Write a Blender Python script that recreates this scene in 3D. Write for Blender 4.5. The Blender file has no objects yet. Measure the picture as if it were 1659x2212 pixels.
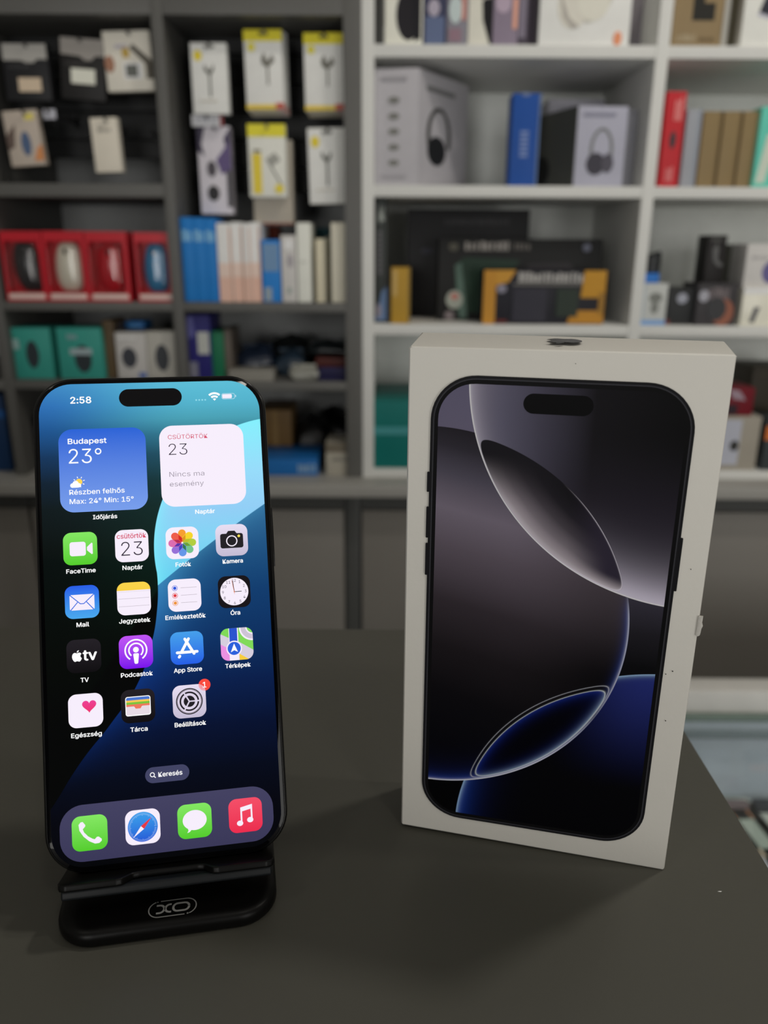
import bpy, bmesh, math, random
from mathutils import Matrix, Vector

# ------------------------------------------------------------------ camera
F_PX, TILT, ROLL, CAM_H = 1725.44, 0.32190, 0.0060, 0.193315
SC = bpy.context.scene
COL = SC.collection
CAM_R = Matrix.Rotation(math.pi / 2 - TILT, 3, 'X') @ Matrix.Rotation(ROLL, 3, 'Z')
CAM_C = Vector((0, 0, CAM_H))
cam_data = bpy.data.cameras.new('camera')
cam = bpy.data.objects.new('camera', cam_data)
COL.objects.link(cam)
cam.matrix_world = Matrix.Translation(CAM_C) @ CAM_R.to_4x4()
cam_data.sensor_fit = 'VERTICAL'
cam_data.sensor_height = 36.0
cam_data.sensor_width = 27.0
cam_data.lens = F_PX / 2212 * 36.0
cam_data.clip_start = 0.01
cam_data.clip_end = 50
cam_data.dof.use_dof = True
cam_data.dof.focus_distance = 0.245
cam_data.dof.aperture_fstop = cam_data.lens / 2.7          # a phone lens: 2.7 mm pupil
SC.camera = cam

# ------------------------------------------------------------------ world, lamps, exposure
w = bpy.data.worlds.new('World'); SC.world = w
w.use_nodes = True
w.node_tree.nodes['Background'].inputs[0].default_value = (0.80, 0.86, 1.0, 1)
w.node_tree.nodes['Background'].inputs[1].default_value = 0.02
SC.view_settings.view_transform = 'Standard'
SC.view_settings.look = 'None'
SC.view_settings.exposure = 0.0
SC.view_settings.gamma = 1.0
SC.view_settings.use_curve_mapping = False

CEIL_Z = 1.70
def lamp(name, x, y, power, size=0.14, col=(1.0, 0.95, 0.87), z=CEIL_Z - 0.05):
    d = bpy.data.lights.new(name, 'AREA'); d.shape = 'DISK'; d.size = size
    d.energy = power; d.color = col
    o = bpy.data.objects.new(name, d); COL.objects.link(o)
    o.location = (x, y, z)
    return o
lamp('ceiling_lamp', 0.74, 0.62, 7.5)
lamp('ceiling_lamp', 0.45, -0.60, 2.0)
lamp('ceiling_lamp', -0.80, -0.55, 1.5)
lamp('ceiling_lamp', 1.60, 0.10, 6.0)
def daylight(x, y, z, yaw, w_, h_, power):                    # daylight through the shop windows behind the camera
    d = bpy.data.lights.new('shop_window_daylight', 'AREA'); d.shape = 'RECTANGLE'; d.size = w_; d.size_y = h_
    d.energy = power; d.color = (1.0, 0.985, 0.95)
    o = bpy.data.objects.new('shop_window_daylight', d); COL.objects.link(o)
    o.location = (x, y, z); o.rotation_euler = (math.radians(90), 0, yaw)
daylight(1.45, -2.9, 0.15, math.radians(18), 1.8, 1.5, 42.0)
daylight(-0.95, -2.9, 0.15, math.radians(-12), 0.9, 1.6, 31.0)

# ------------------------------------------------------------------ small helpers
def lin(c):
    c = c / 255.0
    return c / 12.92 if c <= 0.04045 else ((c + 0.055) / 1.055) ** 2.4
def S(r, g, b): return (lin(r), lin(g), lin(b), 1.0)
K_LIGHT = 0.50                                             # how much of a white shows as white in this dim shop
def A(r, g, b):
    return tuple(min(0.9, max(0.004, lin(c) / K_LIGHT)) for c in (r, g, b)) + (1.0,)
def ray(px, py): return CAM_R @ Vector(((px - 829.5) / F_PX, -(py - 1106) / F_PX, -1))
def onY(px, py, Y):
    d = ray(px, py); s = Y / d.y
    return CAM_C + d * s
def onZ(px, py, Z):
    d = ray(px, py); s = (Z - CAM_H) / d.z
    return CAM_C + d * s

MATS = {}
def mat(name, color, rough=0.5, metal=0.0, spec=0.5, var=0.06, scale=40.0, bump=0.0, coat=0.0):
    """plain procedural surface: colour with faint noise mottling and optional fine relief"""
    key = (name, tuple(round(c, 4) for c in color), rough, metal, spec, var, scale, bump, coat)
    if key in MATS: return MATS[key]
    m = bpy.data.materials.new(name); m.use_nodes = True
    nt = m.node_tree; b = nt.nodes['Principled BSDF']
    b.inputs['Roughness'].default_value = rough
    b.inputs['Metallic'].default_value = metal
    b.inputs['Specular IOR Level'].default_value = spec
    b.inputs['Coat Weight'].default_value = coat
    b.inputs['Coat Roughness'].default_value = 0.08
    tc = nt.nodes.new('ShaderNodeTexCoord')
    nz = nt.nodes.new('ShaderNodeTexNoise'); nz.inputs['Scale'].default_value = scale; nz.inputs['Detail'].default_value = 3
    nt.links.new(tc.outputs['Object'], nz.inputs['Vector'])
    mx = nt.nodes.new('ShaderNodeMix'); mx.data_type = 'RGBA'
    mx.inputs[6].default_value = tuple(c * (1 - var) for c in color[:3]) + (1,)
    mx.inputs[7].default_value = tuple(min(1, c * (1 + var)) for c in color[:3]) + (1,)
    nt.links.new(nz.outputs['Fac'], mx.inputs[0]); nt.links.new(mx.outputs[2], b.inputs['Base Color'])
    if bump:
        n2 = nt.nodes.new('ShaderNodeTexNoise'); n2.inputs['Scale'].default_value = scale * 30; n2.inputs['Detail'].default_value = 2
        nt.links.new(tc.outputs['Object'], n2.inputs['Vector'])
        bp = nt.nodes.new('ShaderNodeBump'); bp.inputs['Strength'].default_value = bump; bp.inputs['Distance'].default_value = 0.0004
        nt.links.new(n2.outputs['Fac'], bp.inputs['Height']); nt.links.new(bp.outputs['Normal'], b.inputs['Normal'])
    MATS[key] = m
    return m
def card(r, g, b, rough=0.45): return mat('printed_card', A(r, g, b), rough, spec=0.22)
def ink(r, g, b, rough=0.4): return mat('print_ink', A(r, g, b), rough, spec=0.22, var=0.03)

def glass_mat(name, tint=(0.93, 0.97, 0.96, 1), rough=0.03):
    if name in MATS: return MATS[name]
    m = bpy.data.materials.new(name); m.use_nodes = True
    nt = m.node_tree; nt.nodes.clear()
    out = nt.nodes.new('ShaderNodeOutputMaterial'); mix = nt.nodes.new('ShaderNodeMixShader')
    tr = nt.nodes.new('ShaderNodeBsdfTransparent'); gl = nt.nodes.new('ShaderNodeBsdfGlossy'); fr = nt.nodes.new('ShaderNodeLayerWeight')
    pw = nt.nodes.new('ShaderNodeMath'); pw.operation = 'POWER'; pw.inputs[1].default_value = 5.0
    ma = nt.nodes.new('ShaderNodeMath'); ma.operation = 'MULTIPLY_ADD'; ma.inputs[1].default_value = 0.9; ma.inputs[2].default_value = 0.05
    fr.inputs[0].default_value = 0.5; nt.links.new(fr.outputs['Facing'], pw.inputs[0]); nt.links.new(pw.outputs[0], ma.inputs[0])
    tr.inputs[0].default_value = tint; gl.inputs['Roughness'].default_value = rough
    nt.links.new(ma.outputs[0], mix.inputs[0]); nt.links.new(tr.outputs[0], mix.inputs[1]); nt.links.new(gl.outputs[0], mix.inputs[2])
    nt.links.new(mix.outputs[0], out.inputs[0])
    MATS[name] = m
    return m

class MB:
    """collects shapes, builds ONE mesh object"""
    def __init__(s): s.v = []; s.f = []; s.mi = []; s.cur = 0
    def add(s, vs, fs):
        o = len(s.v); s.v += [tuple(v) for v in vs]
        s.f += [tuple(i + o for i in f) for f in fs]; s.mi += [s.cur] * len(fs)
        return s
    def box(s, x0, x1, y0, y1, z0, z1):
        return s.add([(x0, y0, z0), (x1, y0, z0), (x1, y1, z0), (x0, y1, z0), (x0, y0, z1), (x1, y0, z1), (x1, y1, z1), (x0, y1, z1)],
                     [(0, 3, 2, 1), (4, 5, 6, 7), (0, 1, 5, 4), (1, 2, 6, 5), (2, 3, 7, 6), (3, 0, 4, 7)])
    def flat(s, pts, y):                                     # polygon in the xz plane facing -y
        if area(pts) < 0: pts = pts[::-1]
        return s.add([(x, y, z) for x, z in pts], [tuple(range(len(pts)))])
    def slab(s, pts, y0, y1):                                # polygon in xz with thickness along y
        if area(pts) < 0: pts = pts[::-1]
        n = len(pts)
        return s.add([(x, y0, z) for x, z in pts] + [(x, y1, z) for x, z in pts],
                     [tuple(range(n)), tuple(range(2 * n - 1, n - 1, -1))] + [((i + 1) % n, i, n + i, n + (i + 1) % n) for i in range(n)])
    def plate(s, pts, z0, z1):                               # polygon in xy with thickness along z
        if area(pts) < 0: pts = pts[::-1]
        n = len(pts)
        return s.add([(x, y, z1) for x, y in pts] + [(x, y, z0) for x, y in pts],
                     [tuple(range(n)), tuple(range(2 * n - 1, n - 1, -1))] + [((i + 1) % n, i, n + i, n + (i + 1) % n) for i in range(n)])
    def loft(s, rings, cap=True):                            # list of rings (same count) of 3D points
        n = len(rings[0]); vs = [p for r in rings for p in r]; fs = []
        for k in range(len(rings) - 1):
            for i in range(n):
                j = (i + 1) % n
                fs.append((k * n + i, k * n + j, (k + 1) * n + j, (k + 1) * n + i))
        if cap: fs += [tuple(range(n - 1, -1, -1)), tuple(range((len(rings) - 1) * n, len(rings) * n))]
        return s.add(vs, fs)
    def ribbon(s, outer, inner, y):                          # flat ring between two closed outlines, facing -y
        n = len(outer)
        return s.add([(x, y, z) for x, z in outer] + [(x, y, z) for x, z in inner],
                     [(i, (i + 1) % n, n + (i + 1) % n, n + i) for i in range(n)])
    def sphere(s, c, r, nu=16, nv=10):
        rings = []
        for k in range(1, nv):
            a = math.pi * k / nv
            rings.append([(c[0] + r[0] * math.sin(a) * math.cos(2 * math.pi * i / nu), c[1] + r[1] * math.sin(a) * math.sin(2 * math.pi * i / nu),
                           c[2] - r[2] * math.cos(a)) for i in range(nu)])
        return s.loft(rings)
    def tube(s, path, r, n=8):
        rings = []
        P = [Vector(p) for p in path]
        for i, p in enumerate(P):
            d = (P[min(i + 1, len(P) - 1)] - P[max(i - 1, 0)]).normalized()
            up = Vector((0, 0, 1)) if abs(d.z) < 0.9 else Vector((1, 0, 0))
            a = d.cross(up).normalized(); b = a.cross(d)
            rings.append([p + (a * math.cos(2 * math.pi * k / n) + b * math.sin(2 * math.pi * k / n)) * r for k in range(n)])
        return s.loft(rings)
    def build(s, name, mats, parent=None, smooth=False, bevel=0, seg=2, loc=None, sub=0):
        me = bpy.data.meshes.new(name); me.from_pydata(s.v, [], s.f)
        if not isinstance(mats, (list, tuple)): mats = [mats]
        for m in mats: me.materials.append(m)
        me.polygons.foreach_set('material_index', s.mi)
        bm = bmesh.new(); bm.from_mesh(me)
        if bevel:
            bmesh.ops.bevel(bm, geom=list(bm.edges) + list(bm.verts), offset=bevel, segments=seg, affect='EDGES', profile=0.6, clamp_overlap=True)
        if bevel or smooth: bmesh.ops.recalc_face_normals(bm, faces=bm.faces)
        bm.to_mesh(me); bm.free()
        if smooth or bevel:
            for p in me.polygons: p.use_smooth = True
            try: me.set_sharp_from_angle(angle=math.radians(40))
            except Exception: pass
        o = bpy.data.objects.new(name, me); COL.objects.link(o)
        if parent: o.parent = parent
        if loc: o.location = loc
        if sub:
            md = o.modifiers.new('subdivision', 'SUBSURF'); md.levels = sub; md.render_levels = sub
        return o

def area(p): return 0.5 * sum(p[i][0] * p[(i + 1) % len(p)][1] - p[(i + 1) % len(p)][0] * p[i][1] for i in range(len(p)))
def rrect(w, h, r, n=6, cx=0, cz=0):
    out = []; r = min(r, w / 2, h / 2)
    for k, (sx, sz) in enumerate(((1, 1), (-1, 1), (-1, -1), (1, -1))):
        for i in range(n + 1):
            a = math.pi / 2 * (k + i / n)
            out.append((cx + sx * (w / 2 - r) + r * math.cos(a), cz + sz * (h / 2 - r) + r * math.sin(a)))
    return out
def ell(cx, cz, rx, rz, n=32, a0=0, a1=2 * math.pi):
    full = abs(a1 - a0 - 2 * math.pi) < 1e-6
    return [(cx + rx * math.cos(a0 + (a1 - a0) * i / (n if full else n - 1)), cz + rz * math.sin(a0 + (a1 - a0) * i / (n if full else n - 1))) for i in range(n)]
def capsule(x0, z0, x1, z1, r, n=8):
    a = math.atan2(z1 - z0, x1 - x0)
    return [(x1 + r * math.cos(a - math.pi / 2 + math.pi * i / n), z1 + r * math.sin(a - math.pi / 2 + math.pi * i / n)) for i in range(n + 1)] + \
           [(x0 + r * math.cos(a + math.pi / 2 + math.pi * i / n), z0 + r * math.sin(a + math.pi / 2 + math.pi * i / n)) for i in range(n + 1)]
def arcband(cx, cz, r0, r1, a0, a1, n=24):
    return ell(cx, cz, r1, r1, n, a0, a1) + ell(cx, cz, r0, r0, n, a0, a1)[::-1]
def clip(poly, conv):
    """polygon clipped to a convex counter-clockwise outline"""
    out = list(poly)
    for i in range(len(conv)):
        a, b = conv[i], conv[(i + 1) % len(conv)]
        if abs(a[0] - b[0]) + abs(a[1] - b[1]) < 1e-9: continue
        ins = lambda p: (b[0] - a[0]) * (p[1] - a[1]) - (b[1] - a[1]) * (p[0] - a[0])
        new = []
        for k in range(len(out)):
            p, q = out[k], out[(k + 1) % len(out)]; dp, dq = ins(p), ins(q)
            if dp >= 0: new.append(p)
            if (dp > 0 and dq < 0) or (dp < 0 and dq > 0):
                t = dp / (dp - dq); new.append((p[0] + t * (q[0] - p[0]), p[1] + t * (q[1] - p[1])))
        out = new
        if not out: break
    return out

def empty(name, loc, rz=0.0, ry=0.0):
    o = bpy.data.objects.new(name, None); COL.objects.link(o)
    o.location = loc; o.rotation_euler = (0, ry, rz); o.empty_display_size = 0.02
    return o
def tag(o, label, cat, group=None):
    o['label'] = label; o['category'] = cat
    if group: o['group'] = group
    return o
def struct(o): o['kind'] = 'structure'; return o

# ------------------------------------------------------------------ lettering
FONT = None
try:                                                       # the clean sans face that ships with Blender; else its built-in face
    import os
    FONT = bpy.data.fonts.load(os.path.join(bpy.utils.system_resource('DATAFILES'), 'fonts', 'Inter.woff2'))
except Exception:
    FONT = None
def text_mesh(txt, bold=0.0):
    """flat outline lettering -> (verts, faces, bounds)"""
    c = bpy.data.curves.new('lettering', 'FONT'); c.body = txt
    if FONT: c.font = FONT
    c.size = 1.0; c.offset = bold
    c.resolution_u = 3; c.fill_mode = 'FRONT'
    o = bpy.data.objects.new('lettering', c); COL.objects.link(o)
    dg = bpy.context.evaluated_depsgraph_get(); dg.update()
    me = bpy.data.meshes.new_from_object(o.evaluated_get(dg))
    vs = [(v.co.x, v.co.y) for v in me.vertices]; fs = [tuple(p.vertices) for p in me.polygons]
    bpy.data.objects.remove(o); bpy.data.curves.remove(c); bpy.data.meshes.remove(me)
    return vs, fs
TXT = {}
CAPH = max(v[1] for v in text_mesh('H')[0])
def add_text(mb, txt, cx, base, y, height=None, width=None, align='C', bold=0.012, cap=None):
    """writes txt into mb: base line at z=base; width (mm) or cap height (mm) given"""
    thin = min(bold, 0.0)                                     # thinner strokes by outline offset, heavier ones by overprinting
    if (txt, thin) not in TXT: TXT[(txt, thin)] = text_mesh(txt, thin)
    vs, fs = TXT[(txt, thin)]
    x0 = min(v[0] for v in vs); x1 = max(v[0] for v in vs)
    cap = CAPH
    sy = height / cap if height else width / (x1 - x0)
    sx = width / (x1 - x0) if width else sy
    ww = (x1 - x0) * sx
    ox = cx - ww / 2 if align == 'C' else (cx if align == 'L' else cx - ww)
    fs = [f if polyarea(vs, f) > 0 else f[::-1] for f in fs]
    d = max(bold, 0.0) * sy * 1.15
    for dx, dz in (((-d, 0), (d, 0), (0, -d * 0.8), (0, d * 0.8)) if d > 0 else ((0, 0),)):
        mb.add([(ox + dx + (v[0] - x0) * sx, y, base + dz + v[1] * sy) for v in vs], fs)
def polyarea(vs, f): return area([vs[i] for i in f])

# ------------------------------------------------------------------ node maths
class NT:
    def __init__(s, m): s.t = m.node_tree; s.n = s.t.nodes; s.l = s.t.links
    def put(s, sock, v):
        if isinstance(v, (int, float)): sock.default_value = v
        elif isinstance(v, tuple): sock.default_value = v
        else: s.l.new(v, sock)
    def m(s, op, a, b=0.0, c=0.0):
        n = s.n.new('ShaderNodeMath'); n.operation = op
        for i, v in enumerate((a, b, c)): s.put(n.inputs[i], v)
        return n.outputs[0]
    def add(s, a, b): return s.m('ADD', a, b)
    def sub(s, a, b): return s.m('SUBTRACT', a, b)
    def mul(s, a, b): return s.m('MULTIPLY', a, b)
    def clamp(s, a):
        n = s.n.new('ShaderNodeClamp'); s.put(n.inputs[0], a); return n.outputs[0]
    def inside(s, sd, w=0.12): return s.clamp(s.sub(0.5, s.m('DIVIDE', sd, w)))      # 1 where sd<0
    def rng(s, v, a, b):                                                           # 0..1 smooth between a and b
        n = s.n.new('ShaderNodeMapRange'); n.interpolation_type = 'SMOOTHSTEP'
        s.put(n.inputs[0], v); n.inputs[1].default_value = a; n.inputs[2].default_value = b
        return n.outputs[0]
    def glow(s, d, k): return s.m('EXPONENT', s.mul(s.m('ABSOLUTE', d), -1.0 / k))
    def mix(s, f, a, b):
        n = s.n.new('ShaderNodeMix'); n.data_type = 'RGBA'
        s.put(n.inputs[0], f); s.put(n.inputs[6], a); s.put(n.inputs[7], b)
        return n.outputs[2]
    def ramp(s, v, stops, lo, hi):
        f = s.m('DIVIDE', s.sub(v, lo), hi - lo)
        n = s.n.new('ShaderNodeValToRGB'); s.put(n.inputs[0], f); e = n.color_ramp.elements
        stops = sorted(stops)
        while len(e) < len(stops): e.new(0.5)
        for i, (p, c) in enumerate(stops): e[i].position = (p - lo) / (hi - lo); e[i].color = c
        return n.outputs[0]
    def curve(s, v, pts, lo, hi, vlo, vhi):
        f = s.m('DIVIDE', s.sub(v, lo), hi - lo)
        n = s.n.new('ShaderNodeFloatCurve'); s.put(n.inputs[1], f); c = n.mapping.curves[0]
        pts = sorted(pts)
        while len(c.points) < len(pts): c.points.new(0.5, 0.5)
        for i, (a, b) in enumerate(pts): c.points[i].location = ((a - lo) / (hi - lo), (b - vlo) / (vhi - vlo))
        n.mapping.update()
        return s.add(s.mul(n.outputs[0], vhi - vlo), vlo)
    def circle(s, x, z, cx, cz, r):
        dx = s.sub(x, cx); dz = s.sub(z, cz)
        return s.sub(s.m('SQRT', s.add(s.mul(dx, dx), s.mul(dz, dz))), r)
    def xz_mm(s):
        tc = s.n.new('ShaderNodeTexCoord'); sp = s.n.new('ShaderNodeSeparateXYZ'); s.l.new(tc.outputs['Object'], sp.inputs[0])
        return s.mul(sp.outputs[0], 1000.0), s.mul(sp.outputs[2], 1000.0)

def screen_mat(name, col=None, col2=None, half=0.005, strength=1.0):
    """lit display pixels: colour (or a top-to-bottom gradient) under glossy glass"""
    key = ('scr', name, col, col2, half)
    if key in MATS: return MATS[key]
    m = bpy.data.materials.new(name); m.use_nodes = True
    b = m.node_tree.nodes['Principled BSDF']
    b.inputs['Base Color'].default_value = (0.002, 0.002, 0.002, 1); b.inputs['Roughness'].default_value = 0.06; b.inputs['Specular IOR Level'].default_value = 0.12
    b.inputs['Emission Strength'].default_value = strength
    if col2 is not None:
        nt = NT(m); x, z = nt.xz_mm()
        c = nt.mix(nt.clamp(nt.m('DIVIDE', nt.add(z, half * 1000), half * 2000)), col2, col)
        nt.l.new(c, b.inputs['Emission Color'])
    elif col is not None: b.inputs['Emission Color'].default_value = col
    MATS[key] = m
    return m

# ================================================================== THE ROOM
FLOOR_Z = -1.00
Y0, DEPTH = 1.50, 0.345                                    # front of the wall shelving and its depth
YB = Y0 + DEPTH
def zY(py, Y=Y0, px=829.5): return onY(px, py, Y).z
def xY(px, py, Y=Y0): return onY(px, py, Y).x
m_wall = mat('wall_paint', (0.42, 0.41, 0.39, 1), 0.8, bump=0.15)
m_floor = mat('floor_vinyl', (0.16, 0.15, 0.14, 1), 0.4, scale=6)
m_ceil = mat('ceiling_paint', (0.70, 0.69, 0.66, 1), 0.9)
struct(MB().box(-2.6, 2.6, -3.0, YB + 0.12, FLOOR_Z - 0.1, FLOOR_Z).build('floor', m_floor))
struct(MB().box(-2.6, 2.6, -3.0, YB + 0.12, CEIL_Z, CEIL_Z + 0.1).build('ceiling', m_ceil))
struct(MB().box(-2.6, 2.6, YB + 0.02, YB + 0.12, FLOOR_Z, CEIL_Z).build('wall_back', m_wall))
struct(MB().box(-2.6, 2.6, -3.1, -3.0, FLOOR_Z, CEIL_Z).build('wall_front', mat('dark_wall_paint', (0.07, 0.07, 0.07, 1), 0.8)))
struct(MB().box(-2.7, -2.6, -3.0, YB + 0.12, FLOOR_Z, CEIL_Z).build('wall_left', m_wall))
struct(MB().box(2.6, 2.7, -3.0, YB + 0.12, FLOOR_Z, CEIL_Z).build('wall_right', m_wall))

# ================================================================== THE TABLE
m_table = mat('dark_laminate', (0.073, 0.071, 0.058, 1), 0.45, spec=0.35, var=0.05, scale=9, bump=0.12)
m_edge = mat('dark_laminate_edge', (0.060, 0.058, 0.049, 1), 0.5)
t = empty('sales_counter', (-0.40, 0.0, FLOOR_Z))
tag(t, 'dark grey laminate counter top carrying the phone and the white box', 'counter')
TX0, TX1, TY0, TY1 = -0.95, 0.1272, -0.42, 0.383
MB().box(TX0 + 0.40, TX1 + 0.40, TY0, TY1, -0.028 - FLOOR_Z, -FLOOR_Z).build('counter_top', m_table, t, bevel=0.0008)
MB().box(TX0 + 0.43, TX1 + 0.37, TY0 + 0.03, TY1 - 0.03, 0.0, -0.028 - FLOOR_Z).build('counter_body', m_edge, t)
fl = onZ(1555, 1926, 0.0)
sc_ = MB(); sc_.plate([(-0.0007, 0), (0, 0.00022), (0.0007, 0.0001), (0.0002, -0.0002), (-0.0003, -0.0001)], 0.0, 0.00008)
tag(sc_.build('paper_fleck', mat('white_paper', (0.7, 0.7, 0.68, 1), 0.8), loc=(fl.x, fl.y, 0)), 'tiny white paper fleck lying on the bare dark counter', 'fleck')

# ================================================================== THE SMARTPHONE
MM = 0.001
PC = Vector((-68.6303, 223.9572, 85.1554)) * MM
PR = Matrix.Rotation(0.1823, 3, 'Z') @ Matrix.Rotation(-0.4160, 3, 'X') @ Matrix.Rotation(0.0006, 3, 'Y')
PW, PH, PD = 71.3, 149.6, 8.25
PHONE_M = Matrix.Translation(PC + PR @ Vector((-0.30 * MM, 0, -PH / 2 * MM))) @ PR.to_4x4()
phone = empty('smartphone', (0, 0, 0)); phone.matrix_world = PHONE_M
tag(phone, 'black smartphone with lit home screen leaning on a black stand', 'smartphone')
def sc2(pts, k=MM): return [(a * k, b * k) for a, b in pts]
m_frame = mat('black_titanium', (0.012, 0.012, 0.012, 1), 0.22, metal=0.6, var=0.1, scale=200)
m_glassblk = mat('black_glass', (0.0015, 0.0015, 0.002, 1), 0.04, spec=0.14, var=0.0)
m_blk = mat('black_plastic', (0.010, 0.010, 0.0105, 1), 0.35, var=0.08, scale=150)
ZC = PH / 2 * MM
mb = MB(); rings = []
for y, ins in ((0.25, 0.9), (0.35, 0.45), (0.7, 0.12), (1.2, 0.0), (PD - 1.2, 0.0), (PD - 0.6, 0.2), (PD - 0.1, 0.9)):
    rings.append([(x * MM, y * MM, z * MM + ZC) for x, z in rrect(PW - 2 * ins, PH - 2 * ins, 12.0 - ins, 10)])
mb.loft(rings).build('body_frame', m_frame, phone, smooth=True)
mb = MB(); rings = []
for y, ins in ((0.5, 0.75), (0.12, 0.85), (0.0, 1.15)):
    rings.append([(x * MM, y * MM, z * MM + ZC) for x, z in rrect(PW - 2 * ins, PH - 2 * ins, 12.0 - ins, 10)])
mb.loft(rings).build('front_glass', m_glassblk, phone, smooth=True)
def side_key(name, sx, z0, z1):
    b = MB(); b.box(min(sx * PW / 2, sx * (PW / 2 + 0.45)) * MM, max(sx * PW / 2 - 0.3 * sx, sx * (PW / 2 + 0.45)) * MM, 2.9 * MM, 5.3 * MM, (z0 + PH / 2) * MM, (z1 + PH / 2) * MM)
    b.build(name, m_frame, phone, bevel=0.0002)
side_key('power_button', 1, 12.5, 31.5)
side_key('action_button', -1, 42, 46.5); side_key('volume_button', -1, 27.5, 37); side_key('volume_button', -1, 15, 24.5)

# ---- the display and its wallpaper
m_wp = bpy.data.materials.new('wallpaper_display'); m_wp.use_nodes = True
b_ = m_wp.node_tree.nodes['Principled BSDF']
b_.inputs['Base Color'].default_value = (0.003, 0.003, 0.003, 1); b_.inputs['Roughness'].default_value = 0.05; b_.inputs['Specular IOR Level'].default_value = 0.12
b_.inputs['Emission Strength'].default_value = 1.0
n = NT(m_wp); X, Z = n.xz_mm()
dC = n.circle(X, Z, 40.0, 19.5, 41.0)
xb = n.curve(Z, [(-73, -47), (-60, -37), (-51.3, -30.8), (-47.6, -28.4), (-40.8, -23.4), (-32.2, -15.9), (-20, -7.1), (-7.5, -2.5), (0, -1.0), (8.8, -0.3), (17, -0.9)], -73, 17, -50, 5)
eX = n.sub(X, xb)
up = n.rng(Z, 12.4, 12.6)
sdR = n.add(n.mul(up, dC), n.mul(n.sub(1.0, up), n.mul(eX, -1.0)))
inR = n.inside(sdR, 0.18)
diag = n.sub(Z, n.add(8.95, n.sub(n.mul(X, 0.77), n.mul(n.mul(X, X), 0.0021))))      # >0 above the slanted edge
colL = n.ramp(Z, [(73, S(62, 138, 198)), (66, S(44, 112, 182)), (58, S(24, 82, 142)), (50, S(13, 52, 92)), (42, S(7, 30, 48)), (34, S(5, 20, 24)), (22, S(4, 13, 12)), (5, S(3, 9, 7)), (-12, S(2, 5, 3)), (-30, S(1, 2, 2)), (-73, S(1, 2, 4))], -73, 73)
colR = n.ramp(Z, [(73, S(92, 190, 216)), (66, S(82, 178, 204)), (61, S(72, 160, 180)), (56, S(48, 118, 138)), (50, S(30, 80, 96)), (42, S(18, 56, 60)), (34, S(13, 44, 42)), (22, S(10, 36, 30)), (8, S(6, 26, 18)), (-8, S(2, 8, 5)), (-30, S(1, 2, 2)), (-73, S(1, 2, 4))], -73, 73)
colA = n.mix(n.rng(X, -34, 14), colL, colR)
d2 = n.sub(Z, n.add(8.0, n.mul(X, 1.42)))
colA = n.mix(n.mul(n.inside(d2, 0.6), n.rng(Z, 12, 2)), colA, S(1, 2, 2))
colB = n.ramp(Z, [(64, S(134, 240, 252)), (54, S(140, 232, 252)), (44, S(150, 220, 250)), (32, S(146, 206, 246)), (22, S(128, 212, 244)), (10, S(98, 205, 238))], -73, 73)
colB = n.mix(n.mul(n.glow(sdR, 2.5), 0.6), colB, S(128, 242, 255))
colC = n.ramp(Z, [(30, S(40, 98, 146)), (20, S(28, 82, 130)), (6, S(15, 60, 110)), (-10, S(9, 45, 94)), (-22, S(6, 29, 74)), (-35, S(3, 15, 47)), (-48, S(2, 7, 25)), (-60, S(2, 3, 12)), (-73, S(1, 2, 5))], -73, 73)
colC = n.mix(n.mul(n.glow(eX, 5.0), n.rng(Z, -18, 12)), colC, S(70, 165, 215))
colC = n.mix(n.mul(n.mul(n.glow(eX, 7.0), n.rng(Z, -52, -12)), 0.55), colC, S(14, 62, 150))
colC = n.mix(n.mul(n.glow(n.m('MINIMUM', diag, 0.0), 3.5), 0.35), colC, S(70, 150, 190))
colRt = n.mix(n.inside(diag, 0.25), colB, colC)
n.l.new(n.mix(inR, colA, colRt), b_.inputs['Emission Color'])
screen = MB().flat(sc2(rrect(67.3, 145.6, 9.8, 12)), 0.0).build('screen', m_wp, phone, loc=(0, -0.00006, ZC))

WHITE = S(247, 238, 252)
def sm(*c): return screen_mat('display_colour', S(*c))
m_w = screen_mat('display_white', WHITE); m_txt = screen_mat('display_text', S(255, 255, 255)); m_k = sm(6, 5, 7)
LY = [0.0]
class Icon(MB):
    """one app tile; shapes in mm about its centre, each layer a hair in front of the last"""
    def __init__(s, cx, cz): super().__init__(); s.c = (cx, cz); s.mats = []; s.lay = 0
    def shape(s, pts, m, nl=True):
        if nl: s.lay += 1
        if m not in s.mats: s.mats.append(m)
        s.cur = s.mats.index(m); s.flat(sc2(pts), -s.lay * 0.000012); return s
    def ring(s, o, i, m):
        s.lay += 1
        if m not in s.mats: s.mats.append(m)
        s.cur = s.mats.index(m); s.ribbon(sc2(o), sc2(i), -s.lay * 0.000012); return s
    def text(s, t, x, base, m, **k):
        s.lay += 1
        if m not in s.mats: s.mats.append(m)
        s.cur = s.mats.index(m); o = len(s.v)
        add_text(s, t, x, base, 0, **k)
        for i in range(o, len(s.v)): v = s.v[i]; s.v[i] = (v[0] * MM, -s.lay * 0.000012, v[2] * MM)
        return s
    def done(s, name, label=None):
        o = s.build(name, s.mats, screen, loc=(s.c[0] * MM, -0.00002, s.c[1] * MM))
        if label: o['label'] = label
        return o
IS = 9.95
def tile(m, col, row=None, z=None):
    ic = Icon((-22.8, -7.6, 7.6, 22.8)[col], z if z is not None else 21.45 - 16.27 * row)
    ic.shape(rrect(IS, IS, 2.35, 8), m); return ic
def caption(txt, cx, base, width=None, name='caption'):
    ic = Icon(cx, base); ic.text(txt, 0, 0, m_txt, width=width, height=1.28, bold=0.018); ic.done(name)
GRN = screen_mat('tile_green', S(132, 231, 98), S(84, 205, 44))
BLU = screen_mat('tile_blue', S(40, 92, 232), S(74, 168, 238))

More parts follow.
